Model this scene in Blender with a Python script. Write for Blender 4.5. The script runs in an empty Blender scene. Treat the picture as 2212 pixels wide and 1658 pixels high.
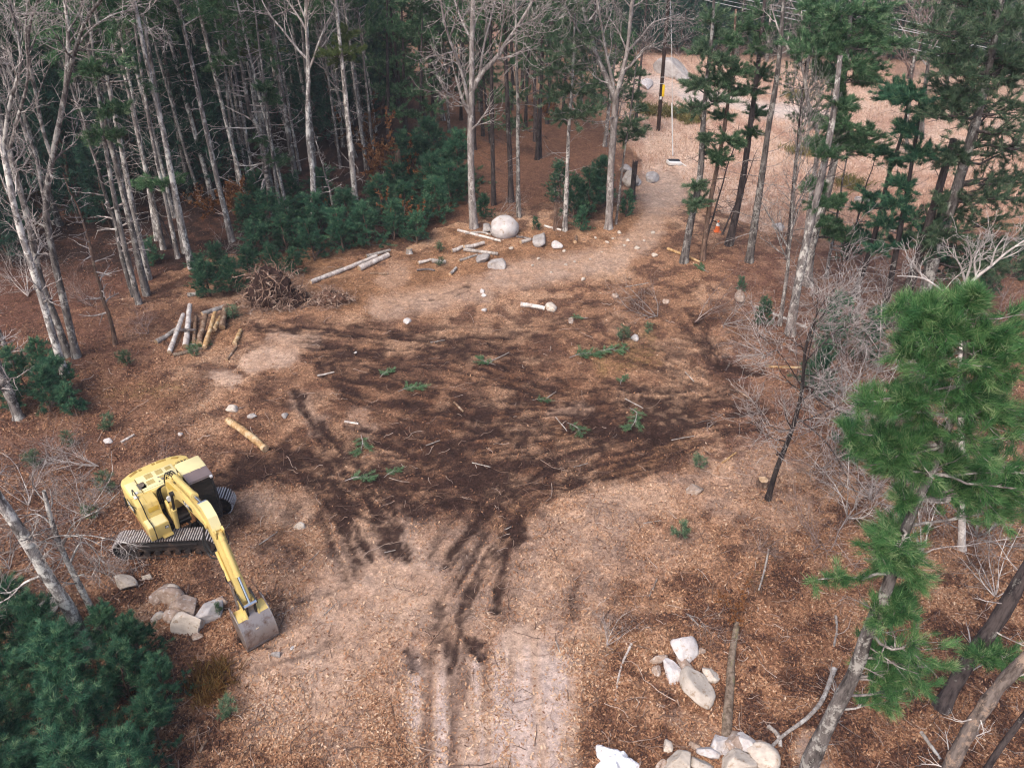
import bpy, bmesh, math, random
import numpy as np
from mathutils import Vector, Matrix, Quaternion

scene = bpy.context.scene
col = scene.collection
R = math.radians

# ------------------------------------------------------------------ camera
CAM_H = 20.0
PITCH = R(33.0)          # below the horizon
FPX = 1683.0             # focal length in pixels of a 2212 px wide picture
cd = bpy.data.cameras.new('camera')
cam = bpy.data.objects.new('camera', cd)
col.objects.link(cam)
cam.location = (0, 0, CAM_H)
cam.rotation_euler = (math.pi / 2 - PITCH, 0, 0)
cd.sensor_fit = 'HORIZONTAL'
cd.sensor_width = 36.0
cd.lens = 36.0 * FPX / 2212.0
cd.clip_end = 3000
scene.camera = cam

# ------------------------------------------------------------------ sky and sun (overcast)
SUN_EL, SUN_AZ = R(52), R(215)
w = bpy.data.worlds.new('World')
scene.world = w
w.use_nodes = True
wn = w.node_tree.nodes
bg = wn['Background']
sky = wn.new('ShaderNodeTexSky')
sky.sky_type = 'NISHITA'
sky.sun_disc = False
sky.sun_elevation = SUN_EL
sky.sun_rotation = SUN_AZ
sky.dust_density = 4.0
sky.air_density = 1.0
sky.ozone_density = 1.0
w.node_tree.links.new(sky.outputs[0], bg.inputs[0])
bg.inputs[1].default_value = 0.15
sd = bpy.data.lights.new('sun', 'SUN')
sd.energy = 1.5
sd.angle = R(35)
sd.color = (1.0, 0.90, 0.78)
so = bpy.data.objects.new('sun', sd)
col.objects.link(so)
sun_dir = Vector((math.sin(SUN_AZ) * math.cos(SUN_EL), math.cos(SUN_AZ) * math.cos(SUN_EL), math.sin(SUN_EL)))
so.rotation_euler = (-sun_dir).to_track_quat('-Z', 'Y').to_euler()
so.location = (0, 0, 60)
scene.view_settings.view_transform = 'Standard'
scene.view_settings.look = 'None'
scene.view_settings.gamma = 1.0
scene.view_settings.exposure = 0.68
scene.cycles.use_denoising = True
scene.cycles.filter_width = 1.2
scene.cycles.max_bounces = 5
scene.cycles.diffuse_bounces = 3
scene.cycles.glossy_bounces = 2
scene.cycles.transparent_max_bounces = 4

# ------------------------------------------------------------------ picture <-> place
CP, SP = math.cos(PITCH), math.sin(PITCH)
def G(px, py, z=0.0):
    """ground point (height z) seen at a pixel of the 2212 px wide picture"""
    u = (px - 1106) / FPX; v = (829 - py) / FPX
    d = np.array([u, CP + v * SP, -SP + v * CP])
    return d * ((z - CAM_H) / d[2]) + np.array([0, 0, CAM_H])
def PY(px, py, Y):
    """point at distance Y seen at a pixel"""
    u = (px - 1106) / FPX; v = (829 - py) / FPX
    d = np.array([u, CP + v * SP, -SP + v * CP])
    return d * (Y / d[1]) + np.array([0, 0, CAM_H])
def project(X, Y, Z=0.0):
    dz = Y * CP - (Z - CAM_H) * SP
    up = Y * SP + (Z - CAM_H) * CP
    dz = np.where(dz > 0.5, dz, 0.5)
    return 1106 + FPX * X / dz, 829 - FPX * up / dz

# ------------------------------------------------------------------ noise
def vnoise(x, y, seed=0):
    xi = np.floor(x).astype(np.int64); yi = np.floor(y).astype(np.int64)
    fx = x - xi; fy = y - yi
    fx = fx * fx * (3 - 2 * fx); fy = fy * fy * (3 - 2 * fy)
    def h(a, b):
        n = (a * 374761393 + b * 668265263 + seed * 1442695041) & 0x7fffffff
        n = ((n ^ (n >> 13)) * 1274126177) & 0x7fffffff
        n = n ^ (n >> 16)
        return (n & 0xffff) / 65535.0
    return ((h(xi, yi) * (1 - fx) + h(xi + 1, yi) * fx) * (1 - fy)
            + (h(xi, yi + 1) * (1 - fx) + h(xi + 1, yi + 1) * fx) * fy)
def fbm(x, y, seed=0, oct=3):
    s = 0; a = 0.5; t = 0
    for k in range(oct):
        s = s + a * vnoise(x * 2 ** k, y * 2 ** k, seed + k * 17); t += a; a *= 0.55
    return s / t
def sst(a, b, x):
    t = np.clip((x - a) / (b - a), 0, 1)
    return t * t * (3 - 2 * t)

# ------------------------------------------------------------------ mesh helpers
def mesh_arrays(name, parts, mats, smooth=True):
    """parts: (V (n,3), F (m,k), material index, tint (n) or None)"""
    Vs, Ls, Ns, Ms, Ts = [], [], [], [], []
    off = 0
    for V, F, mi, tint in parts:
        if len(V) == 0 or len(F) == 0: continue
        V = np.asarray(V, dtype=np.float32).reshape(-1, 3); F = np.asarray(F)
        Vs.append(V); Ls.append((F + off).ravel()); Ns.append(np.full(len(F), F.shape[1], np.int32))
        Ms.append(np.full(len(F), mi, np.int32))
        Ts.append(np.full(len(V), 0.5, np.float32) if tint is None else np.broadcast_to(np.asarray(tint, np.float32), (len(V),)))
        off += len(V)
    V = np.concatenate(Vs); L = np.concatenate(Ls).astype(np.int32); N = np.concatenate(Ns)
    me = bpy.data.meshes.new(name)
    me.vertices.add(len(V)); me.vertices.foreach_set('co', V.ravel())
    me.loops.add(len(L)); me.loops.foreach_set('vertex_index', L)
    st = np.zeros(len(N), np.int32); st[1:] = np.cumsum(N)[:-1]
    me.polygons.add(len(N)); me.polygons.foreach_set('loop_start', st); me.polygons.foreach_set('loop_total', N)
    me.polygons.foreach_set('material_index', np.concatenate(Ms))
    me.polygons.foreach_set('use_smooth', np.full(len(N), smooth, bool))
    a = me.attributes.new('tint', 'FLOAT', 'POINT'); a.data.foreach_set('value', np.concatenate(Ts).astype(np.float32))
    for m in (mats if isinstance(mats, (list, tuple)) else [mats]): me.materials.append(m)
    me.update(calc_edges=True)
    return me

def norm(v): return v / np.maximum(np.linalg.norm(v, axis=-1, keepdims=True), 1e-9)

def tubes(P, Rd, S=6, caps=False):
    """P (N,K,3) centre lines, Rd (N,K) radii -> V, F(quads), [cap V, cap F]"""
    P = np.asarray(P, float); Rd = np.asarray(Rd, float)
    if P.ndim == 2: P = P[None]; Rd = Rd[None]
    N, K, _ = P.shape
    T = norm(np.gradient(P, axis=1))
    m = norm(P[:, -1] - P[:, 0])
    ref = np.where(np.abs(m[:, 2:3]) > 0.7, np.array([[1.0, 0.02, 0]]), np.array([[0, 0.02, 1.0]]))
    s = norm(np.cross(T, ref[:, None, :])); u = np.cross(s, T)
    a = np.arange(S) * 2 * math.pi / S
    V = P[:, :, None] + Rd[:, :, None, None] * (np.cos(a)[None, None, :, None] * s[:, :, None] + np.sin(a)[None, None, :, None] * u[:, :, None])
    base = (np.arange(N) * K * S)[:, None, None] + (np.arange(K - 1) * S)[None, :, None]
    i = np.arange(S)[None, None]; j = (i + 1) % S
    F = np.stack([base + i, base + j, base + S + j, base + S + i], -1).reshape(-1, 4)
    V = V.reshape(-1, 3)
    return V, F[:, ::-1]

def spawn(P, Rd, n, t0, t1, ang, L, K, rng, up=0.0, wig=0.08, rr=0.6, taper=0.25, rmin=0.004, fall=0.0, rmax=9, angj=0.2, az=None):
    """n children on every centre line"""
    N, K0, _ = P.shape
    t = t0 + (t1 - t0) * (np.arange(n)[None] + rng.random((N, n))) / n
    x = t * (K0 - 1); i = np.minimum(x.astype(int), K0 - 2); f = (x - i)[..., None]
    r_ = np.arange(N)[:, None]
    pos = P[r_, i] * (1 - f) + P[r_, i + 1] * f
    rad = Rd[r_, i] * (1 - f[..., 0]) + Rd[r_, i + 1] * f[..., 0]
    T = norm(P[r_, i + 1] - P[r_, i])
    a = norm(np.cross(T, rng.normal(size=(N, n, 3)))); 
    if az is not None:
        dv = np.array(az, float); a = norm(a + dv - (T * dv).sum(-1, keepdims=True) * T)
    an = ang + angj * rng.normal(size=(N, n, 1))
    d = np.cos(an) * T + np.sin(an) * a
    Lc = L * rng.uniform(0.6, 1.25, (N, n)) * (1 - fall * (t - t0) / max(t1 - t0, 1e-6))
    M = N * n
    pos = pos.reshape(M, 3); d = d.reshape(M, 3); Lc = Lc.reshape(M, 1); rad = rad.reshape(M)
    out = [pos]; 
    for k in range(K - 1):
        d = norm(d + np.array([0, 0, up / K]) + wig * rng.normal(size=(M, 3)))
        pos = pos + d * Lc / (K - 1)
        out.append(pos)
    Pc = np.stack(out, 1)
    r0 = np.clip(rad * rr, rmin, rmax)
    Rc = r0[:, None] * np.linspace(1, taper, K)[None]
    return Pc, np.maximum(Rc, rmin * 0.6)

def tufts(P, D, k, ln, wd, rng, spread=0.8, tint=None, upb=0.25):
    """k thin needle blades fanning out of every point"""
    N = len(P)
    d = norm(D[:, None] + spread * rng.normal(size=(N, k, 3)) + np.array([0, 0, upb]))
    b = P[:, None] + 0.15 * ln * rng.normal(size=(N, k, 3))
    l = ln * rng.uniform(0.6, 1.2, (N, k, 1))
    s = norm(np.cross(d, rng.normal(size=(N, k, 3)))) * wd
    V = np.stack([b - s * 0.5, b + s * 0.5, b + d * l + s * 0.12, b + d * l - s * 0.12], 2).reshape(-1, 3)
    F = np.arange(N * k * 4).reshape(-1, 4)
    if tint is None: tint = rng.random(N)
    tt = np.repeat(np.clip(tint[:, None] + 0.12 * rng.normal(size=(N, k)), 0, 1).ravel(), 4)
    return V, F, tt

def resample(pts, K):
    pts = np.asarray(pts, float)
    d = np.r_[0, np.cumsum(np.linalg.norm(np.diff(pts, axis=0), axis=1))]
    t = np.linspace(0, d[-1], K)
    # Catmull-like smoothing through cubic Hermite
    m = np.gradient(pts, d, axis=0) if len(pts) > 2 else np.repeat((pts[1:] - pts[:1]) / d[-1], len(pts), 0)
    i = np.clip(np.searchsorted(d, t, side='right') - 1, 0, len(pts) - 2)
    h = (d[i + 1] - d[i])[:, None]; s = ((t - d[i]) / (d[i + 1] - d[i]))[:, None]
    return ((2 * s**3 - 3 * s**2 + 1) * pts[i] + (s**3 - 2 * s**2 + s) * h * m[i]
            + (-2 * s**3 + 3 * s**2) * pts[i + 1] + (s**3 - s**2) * h * m[i + 1])

# ------------------------------------------------------------------ object helpers
def tag(o, label=None, cat=None, group=None, kind=None):
    if label: o['label'] = label
    if cat: o['category'] = cat
    if group: o['group'] = group
    if kind: o['kind'] = kind
    return o
def mobj(name, me, parent=None, **k):
    o = bpy.data.objects.new(name, me); col.objects.link(o)
    if parent is not None: o.parent = parent
    return tag(o, **k)
def empty(name, loc=(0, 0, 0), **k):
    o = bpy.data.objects.new(name, None); col.objects.link(o)
    o.location = loc; o.empty_display_size = 0.3
    return tag(o, **k)

# ------------------------------------------------------------------ materials
def new_mat(name):
    m = bpy.data.materials.new(name); m.use_nodes = True
    nt = m.node_tree; b = nt.nodes['Principled BSDF']
    b.inputs['Roughness'].default_value = 0.9
    b.inputs['Specular IOR Level'].default_value = 0.2
    return m, nt, b
def node(nt, t, **k):
    n = nt.nodes.new(t)
    for a, v in k.items(): setattr(n, a, v)
    return n
def ramp(nt, stops):
    r = nt.nodes.new('ShaderNodeValToRGB')
    e = r.color_ramp.elements
    while len(e) < len(stops): e.new(0.5)
    for x, (p, c) in zip(e, stops): x.position = p; x.color = (*c, 1)
    return r
def tex(nt, scale, detail=4, rough=0.6, stretch=None, coord='Object', kind='noise'):
    tc = node(nt, 'ShaderNodeTexCoord')
    mp = node(nt, 'ShaderNodeMapping')
    nt.links.new(tc.outputs[coord], mp.inputs[0])
    if stretch: mp.inputs['Scale'].default_value = stretch
    if kind == 'noise':
        n = node(nt, 'ShaderNodeTexNoise'); n.inputs['Detail'].default_value = detail; n.inputs['Roughness'].default_value = rough
    else:
        n = node(nt, 'ShaderNodeTexVoronoi')
    n.inputs['Scale'].default_value = scale
    nt.links.new(mp.outputs[0], n.inputs['Vector'])
    return n
def bump(nt, b, src, strength=0.5, dist=0.05):
    bp = node(nt, 'ShaderNodeBump'); bp.inputs['Strength'].default_value = strength; bp.inputs['Distance'].default_value = dist
    nt.links.new(src, bp.inputs['Height']); nt.links.new(bp.outputs[0], b.inputs['Normal'])
def mixc(nt, fac, a, b, mode='MIX'):
    m = node(nt, 'ShaderNodeMix', data_type='RGBA', blend_type=mode)
    for s, v in ((0, fac), (6, a), (7, b)):
        if hasattr(v, 'node'): nt.links.new(v, m.inputs[s])
        elif isinstance(v, (int, float)): m.inputs[s].default_value = v
        else: m.inputs[s].default_value = (*v, 1)
    return m.outputs[2]

def bark_mat(name, dark, mid, lichen, lich_amt=0.55, scale=3.0, vary=0.35):
    m, nt, b = new_mat(name)
    n = tex(nt, scale, 5, 0.7, (2.2, 2.2, 0.5))
    r = ramp(nt, [(0.38, dark), (0.58, mid)])
    nt.links.new(n.outputs[0], r.inputs[0])
    n2 = tex(nt, 2.4, 5, 0.8, (1, 1, .7))
    r2 = ramp(nt, [(lich_amt - .03, (0, 0, 0)), (lich_amt + 0.03, (1, 1, 1))])
    nt.links.new(n2.outputs[0], r2.inputs[0])
    c = mixc(nt, r2.outputs[0], r.outputs[0], lichen)
    oi = node(nt, 'ShaderNodeObjectInfo')
    mr = node(nt, 'ShaderNodeMapRange'); mr.inputs[3].default_value = 1 - vary; mr.inputs[4].default_value = 1 + vary
    nt.links.new(oi.outputs['Random'], mr.inputs[0])
    hs = node(nt, 'ShaderNodeHueSaturation'); nt.links.new(mr.outputs[0], hs.inputs['Value']); nt.links.new(c, hs.inputs['Color'])
    nt.links.new(hs.outputs[0], b.inputs['Base Color'])
    n3 = tex(nt, 9, 4, 0.7, (2.5, 2.5, 0.5))
    bump(nt, b, n3.outputs[0], 0.7, 0.04)
    return m

def leaf_mat(name, stops, rough=0.6, vary=0.25, trans=0.35):
    m, nt, b = new_mat(name)
    a = node(nt, 'ShaderNodeAttribute', attribute_name='tint')
    r = ramp(nt, stops); nt.links.new(a.outputs['Fac'], r.inputs[0])
    oi = node(nt, 'ShaderNodeObjectInfo')
    mr = node(nt, 'ShaderNodeMapRange'); mr.inputs[3].default_value = 1 - vary; mr.inputs[4].default_value = 1 + vary
    nt.links.new(oi.outputs['Random'], mr.inputs[0])
    hs = node(nt, 'ShaderNodeHueSaturation'); nt.links.new(mr.outputs[0], hs.inputs['Value']); nt.links.new(r.outputs[0], hs.inputs['Color'])
    nt.links.new(hs.outputs[0], b.inputs['Base Color'])
    b.inputs['Roughness'].default_value = rough
    if trans:
        tl_ = node(nt, 'ShaderNodeBsdfTranslucent'); nt.links.new(hs.outputs[0], tl_.inputs[0])
        mx = node(nt, 'ShaderNodeMixShader'); mx.inputs[0].default_value = trans
        nt.links.new(b.outputs[0], mx.inputs[1]); nt.links.new(tl_.outputs[0], mx.inputs[2])
        nt.links.new(mx.outputs[0], nt.nodes['Material Output'].inputs['Surface'])
    return m

M = {}
M['bark_grey'] = bark_mat('grey_bark', (0.055, 0.047, 0.046), (0.22, 0.195, 0.185), (0.46, 0.44, 0.41), 0.55)
M['bark_pale'] = bark_mat('pale_bark', (0.07, 0.06, 0.058), (0.32, 0.29, 0.275), (0.62, 0.59, 0.55), 0.52)
M['bark_dark'] = bark_mat('dark_bark', (0.025, 0.02, 0.022), (0.085, 0.068, 0.066), (0.24, 0.23, 0.21), 0.62)
M['bark_oak'] = bark_mat('oak_bark', (0.13, 0.11, 0.105), (0.32, 0.285, 0.27), (0.48, 0.45, 0.43), 0.56, vary=0.1)
M['bark_brown'] = bark_mat('brown_bark', (0.07, 0.045, 0.035), (0.20, 0.13, 0.10), (0.33, 0.25, 0.19), 0.60)
M['bark_dead'] = bark_mat('peeling_dead_bark', (0.085, 0.065, 0.058), (0.26, 0.215, 0.195), (0.42, 0.31, 0.245), 0.56)
M['twig_pale'] = bark_mat('pale_twig', (0.17, 0.145, 0.14), (0.38, 0.335, 0.32), (0.55, 0.51, 0.48), 0.55)
M['twig_pink'] = bark_mat('pinkish_twig', (0.13, 0.085, 0.075), (0.32, 0.23, 0.205), (0.46, 0.38, 0.35), 0.55)
M['twig_dark'] = bark_mat('dark_twig', (0.05, 0.04, 0.04), (0.14, 0.115, 0.11), (0.26, 0.24, 0.22), 0.6)
M['wood_dead'] = bark_mat('bleached_dead_wood', (0.36, 0.32, 0.30), (0.56, 0.51, 0.48), (0.68, 0.64, 0.60), 0.55)
M['pine'] = leaf_mat('pine_needles', [(0.0, (0.020, 0.061, 0.033)), (0.45, (0.077, 0.179, 0.084)), (0.8, (0.173, 0.294, 0.147)), (1.0, (0.346, 0.448, 0.269))])
M['pine_near'] = leaf_mat('near_pine_needles', [(0.0, (0.019, 0.068, 0.027)), (0.4, (0.074, 0.205, 0.074)), (0.75, (0.168, 0.326, 0.116)), (1.0, (0.378, 0.473, 0.242))], vary=0.08)
M['pine_far'] = leaf_mat('far_pine_needles', [(0.0, (0.034, 0.078, 0.048)), (0.5, (0.110, 0.206, 0.113)), (1.0, (0.327, 0.412, 0.255))])
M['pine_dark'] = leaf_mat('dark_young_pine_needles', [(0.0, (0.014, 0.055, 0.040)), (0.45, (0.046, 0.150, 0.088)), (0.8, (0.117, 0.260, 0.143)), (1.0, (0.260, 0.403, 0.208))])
M['pine_deep'] = leaf_mat('shade_darkened_conifer_needles', [(0.0, (0.015, 0.050, 0.043)), (0.5, (0.037, 0.107, 0.077)), (1.0, (0.094, 0.188, 0.119))])  # dark conifer needles, with the deep forest's shade put into their colour
M['pine_yellow'] = leaf_mat('yellow_green_needles', [(0.0, (0.05, 0.09, 0.035)), (0.5, (0.12, 0.17, 0.055)), (1.0, (0.24, 0.27, 0.10))])
M['beech'] = leaf_mat('withered_beech_leaves', [(0.0, (0.10, 0.040, 0.018)), (0.5, (0.25, 0.105, 0.045)), (1.0, (0.42, 0.22, 0.10))])
M['fern'] = leaf_mat('rusty_fern', [(0.0, (0.10, 0.05, 0.02)), (0.5, (0.22, 0.11, 0.04)), (1.0, (0.30, 0.20, 0.07))])
M['grass_green'] = leaf_mat('olive_grass', [(0.0, (0.10, 0.10, 0.035)), (0.5, (0.19, 0.17, 0.06)), (1.0, (0.33, 0.26, 0.11))])
M['grass_dry'] = leaf_mat('dry_field_grass', [(0.0, (0.30, 0.17, 0.12)), (0.5, (0.52, 0.34, 0.25)), (1.0, (0.72, 0.54, 0.42))], vary=0, trans=0)
M['leaves'] = leaf_mat('fallen_leaves', [(0.0, (0.045, 0.024, 0.021)), (0.3, (0.150, 0.068, 0.040)), (0.55, (0.34, 0.175, 0.098)), (0.8, (0.46, 0.28, 0.17)), (1.0, (0.60, 0.44, 0.32))], vary=0, trans=0)

# ------------------------------------------------------------------ ground: what lies where (pixel outlines of patches turned into ground)
def seg_streak(px, py, pts):
    """distance to a polyline, signed offset across it and length along it"""
    d = np.full(px.shape, 1e9); off = np.zeros(px.shape); al = np.zeros(px.shape); run = 0.0
    for (x0, y0), (x1, y1) in zip(pts[:-1], pts[1:]):
        dx, dy = x1 - x0, y1 - y0; L = math.hypot(dx, dy) + 1e-9
        t = ((px - x0) * dx + (py - y0) * dy) / (L * L); tc = np.clip(t, 0, 1)
        dd = np.hypot(px - x0 - tc * dx, py - y0 - tc * dy)
        k = dd < d
        d = np.where(k, dd, d); off = np.where(k, ((px - x0) * dy - (py - y0) * dx) / L, off); al = np.where(k, run + tc * L, al); run += L
    return d, off, al
def seg_dist(px, py, pts):
    d = np.full(px.shape, 1e9)
    for (x0, y0), (x1, y1) in zip(pts[:-1], pts[1:]):
        dx, dy = x1 - x0, y1 - y0
        t = np.clip(((px - x0) * dx + (py - y0) * dy) / (dx * dx + dy * dy + 1e-9), 0, 1)
        d = np.minimum(d, np.hypot(px - x0 - t * dx, py - y0 - t * dy))
    return d
# dark turned soil: (points, half width px, strength)
DARK = [
    ([(560, 708), (720, 712), (900, 722), (1010, 745)], 13, .8), ([(690, 755), (780, 745), (900, 745), (1100, 745)], 26, .6),
    ([(700, 790), (850, 815), (1000, 850), (1140, 900)], 26, .75), ([(870, 780), (1000, 765), (1150, 770)], 24, .55),
    ([(900, 870), (1030, 900), (1150, 905)], 34, .7), ([(840, 950), (960, 975), (1120, 950)], 40, .8), ([(830, 1020), (960, 1035), (1100, 1020)], 42, .75),
    ([(1230, 875), (1330, 850), (1420, 855)], 34, .6), ([(1250, 910), (1330, 920), (1460, 895)], 40, .8), ([(1330, 950), (1460, 915), (1600, 890)], 30, .55),
    ([(1100, 1010), (1230, 985), (1340, 950), (1450, 905)], 13, .9), ([(1090, 1055), (1220, 1050), (1380, 1000), (1470, 975)], 9, .75),
    ([(640, 845), (670, 900), (700, 960)], 13, .9), ([(690, 930), (740, 980), (800, 1010)], 15, .85),
    ([(480, 1040), (560, 1010), (640, 990), (690, 1000)], 34, .9), ([(520, 985), (600, 970), (660, 960)], 18, .85), ([(600, 1010), (690, 1040), (760, 1080)], 24, .75),
    ([(700, 1040), (740, 1110), (790, 1200)], 26, .85), ([(770, 1090), (840, 1130), (875, 1195)], 26, .85), ([(800, 1050), (900, 1070), (1000, 1080)], 30, .7),
    ([(1125, 1140), (1105, 1190), (1080, 1270), (1070, 1310)], 16, 1.), ([(1040, 1110), (1000, 1160), (970, 1210)], 13, .85), ([(1100, 1180), (1060, 1215)], 9, .85),
    ([(1010, 1190), (1005, 1300), (1003, 1400)], 9, .8), ([(1035, 1190), (1030, 1290)], 7, .6), ([(950, 1310), (965, 1350), (960, 1400)], 22, .5), ([(1010, 1375), (1045, 1410)], 13, 1.),
    ([(900, 1370), (880, 1420), (890, 1450)], 9, .6), ([(1090, 1300), (1080, 1350)], 8, .5), ([(960, 1440), (985, 1500), (985, 1560)], 13, .3),
    ([(1520, 740), (1570, 790), (1640, 800)], 15, .9), ([(1580, 720), (1680, 740)], 12, .4), ([(1330, 700), (1420, 720), (1530, 745)], 18, .4), ([(1500, 620), (1400, 640), (1250, 660)], 14, .35),
    ([(470, 1180), (340, 1190), (240, 1180)], 22, .75), ([(520, 1380), (590, 1390)], 12, .6), ([(640, 1300), (760, 1265)], 8, .35), ([(560, 1440), (660, 1420), (740, 1370)], 9, .3),
    ([(690, 745), (860, 760), (1050, 800), (1250, 850), (1480, 880)], 55, .6), ([(760, 830), (900, 870), (1080, 900), (1300, 900), (1560, 860)], 55, .62), ([(800, 940), (1000, 985), (1200, 960), (1400, 920), (1620, 900)], 55, .62),
    ([(720, 1010), (860, 1040), (1040, 1050), (1240, 1000), (1440, 930)], 60, .62), ([(900, 1090), (1060, 1080), (1250, 1030), (1480, 970)], 40, .65), ([(960, 1200), (1010, 1130), (1090, 1060), (1180, 1000)], 38, .7), ([(850, 1180), (830, 1100), (760, 1010), (700, 930)], 34, .7),
    ([(760, 1230), (720, 1120), (660, 1030)], 34, .6), ([(960, 1420), (990, 1300), (1060, 1180), (1110, 1100)], 46, .55), ([(1500, 700), (1560, 780), (1600, 860)], 34, .5), ([(1250, 720), (1400, 770), (1560, 830)], 40, .45), ([(900, 700), (1100, 720), (1300, 700)], 26, .4),
    ([(1240, 1230), (1245, 1330)], 16, .35), ([(1010, 620), (970, 640), (930, 640)], 9, .6), ([(1230, 1180), (1250, 1310)], 20, .25), ([(560, 840), (620, 870)], 18, .4),
]
BLACK = [([(500, 1030), (560, 1005), (640, 985)], 30, 1.), ([(620, 960), (640, 1000)], 24, .9), ([(1128, 1138), (1112, 1175)], 18, 1.), ([(1012, 1378), (1045, 1412)], 15, 1.), ([(720, 1060), (760, 1150)], 22, .9), ([(815, 1120), (860, 1180)], 20, 1.), ([(1250, 900), (1290, 915)], 26, .95), ([(1400, 870), (1500, 905)], 26, .8),
         ([(1000, 1020), (1060, 1030)], 26, .9), ([(930, 975), (1000, 985)], 20, .8), ([(1560, 790), (1630, 803)], 12, 1.), ([(640, 1090), (560, 1190)], 14, .5), ([(700, 780), (780, 800)], 18, .8), ([(1010, 905), (1090, 935)], 20, .8), ([(640, 850), (660, 890)], 12, 1.), ([(880, 1400), (900, 1440)], 12, .7), ([(940, 1320), (960, 1390)], 14, .6)]
# pale dry earth
PALE = [
    ([(1000, 1800), (1000, 1600), (960, 1470)], 110, .9), ([(1160, 1800), (1160, 1600), (1150, 1440), (1130, 1400)], 70, 1.), ([(930, 1750), (930, 1560), (900, 1450)], 55, .7),
    ([(640, 1470), (760, 1350), (850, 1250)], 150, .75), ([(760, 1600), (800, 1480)], 90, .45), ([(900, 1500), (960, 1350), (1000, 1240)], 120, .55), ([(1150, 1450), (1160, 1300), (1200, 1180), (1340, 1110)], 80, .5), ([(1250, 1500), (1270, 1350), (1300, 1220)], 60, .4), ([(580, 1460), (700, 1450)], 60, .45), ([(740, 1250), (800, 1280)], 60, .4), ([(600, 1240), (520, 1200)], 60, .25),
    ([(540, 780), (620, 770)], 26, .85), ([(470, 815), (500, 820)], 18, .8), ([(580, 730), (680, 735)], 18, .6), ([(640, 860), (690, 920)], 26, .4), ([(640, 1110), (560, 1090)], 40, .35),
    ([(830, 665), (960, 640), (1040, 625)], 34, .6), ([(1080, 600), (1180, 585), (1330, 560), (1400, 500), (1430, 420), (1420, 380)], 34, .65), ([(1080, 590), (1250, 580)], 10, .55),
    ([(1430, 420), (1460, 320), (1440, 230), (1420, 190)], 60, .9), ([(1330, 195), (1420, 185), (1500, 205), (1600, 225), (1800, 260)], 15, 1.2), ([(1380, 400), (1450, 400)], 16, .7),
    ([(1190, 885), (1260, 875)], 20, .5), ([(1380, 1090), (1480, 1060), (1600, 1020), (1660, 1000)], 46, .4), ([(1560, 1080), (1700, 1100)], 50, .4), ([(1180, 1200), (1250, 1120), (1400, 1080)], 44, .3), ([(1300, 1230), (1500, 1180)], 60, .3),
    ([(840, 600), (860, 590)], 30, .45), ([(770, 890), (800, 930)], 22, .4), ([(1740, 1600), (1760, 1650)], 34, .8), ([(1480, 1560), (1530, 1590)], 40, .35), ([(1700, 1020), (1650, 1180)], 60, .2),
    ([(700, 130), (850, 120), (900, 170), (1000, 130)], 50, .5), ([(1150, 170), (1250, 160)], 30, .5),
]
GRAVEL = ([(1330, 195), (1420, 185), (1500, 205), (1600, 225), (1800, 260)], 15, 1.2)
# ochre / leaf covered / warm patches
OCHRE = [([(700, 600), (800, 640), (900, 600), (1000, 560)], 60, .6), ([(1180, 540), (1320, 520), (1420, 470)], 40, .5), ([(1300, 790), (1400, 770)], 26, .6), ([(1130, 1100), (1160, 1130)], 26, .5), ([(1320, 1020), (1480, 960)], 26, .45),
         ([(980, 520), (1080, 540), (1180, 520)], 40, .6), ([(240, 850), (380, 860)], 40, .3), ([(1190, 1240), (1260, 1130)], 30, .4), ([(500, 720), (480, 740)], 26, .5), ([(1210, 930), (1240, 960)], 22, .4)]
MOSS = [([(1300, 785), (1400, 760)], 26, .35), ([(380, 840), (250, 850)], 20, .3), ([(1330, 760), (1400, 720)], 20, .3), ([(1260, 1400), (1350, 1380)], 40, .2), ([(1650, 1230), (1640, 1260)], 20, .3), ([(1480, 270), (1400, 245)], 26, .5)]

def blob(px, py, lst, streak=False):
    o = np.zeros(px.shape)
    for pts, wd, st in lst:
        q = np.array(pts); lo = q.min(0) - wd * 1.3; hi = q.max(0) + wd * 1.3
        k = np.nonzero((px > lo[0]) & (px < hi[0]) & (py > lo[1]) & (py < hi[1]))[0]
        if len(k) == 0: continue
        if streak:
            d, off, al = seg_streak(px[k], py[k], pts)
            sc = .6 + (pts[0][1] - 600) / 900.0
            q = fbm(off / (5.5 * sc) + pts[0][0], al / (75 * sc), 91, 2)
            val = st * (1 - sst(wd * 0.5, wd * 1.2, d)) * (.22 + 1.05 * sst(.38, .64, q * .75 + .25 * fbm(al / 22 + 3, off / 18, 93, 2)))
            o[k] = np.maximum(o[k], val)
            continue
        d = seg_dist(px[k], py[k], pts)
        o[k] = np.maximum(o[k], st * (1 - sst(wd * 0.45, wd * 1.25, d)))
    return o

def inside(px, py, poly):
    r = np.zeros(px.shape, bool); n = len(poly)
    for k in range(n):
        x0, y0 = poly[k]; x1, y1 = poly[(k + 1) % n]
        c = ((y0 > py) != (y1 > py)) & (px < (x1 - x0) * (py - y0) / (y1 - y0 + 1e-9) + x0)
        r ^= c
    return r
FIELD = [(1350, 300), (1330, 150), (1000, 90), (1000, 60), (2700, 60), (2700, 330), (2212, 470), (1900, 520), (1650, 500), (1490, 420), (1470, 360), (1400, 380)]
FOREST = [(-900, 1000), (-200, 900), (60, 700), (330, 610), (430, 560), (560, 545), (800, 520), (930, 500), (1010, 470), (1180, 440), (1330, 440), (1340, 300), (1000, 170), (700, 90), (-900, 40)]

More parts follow.
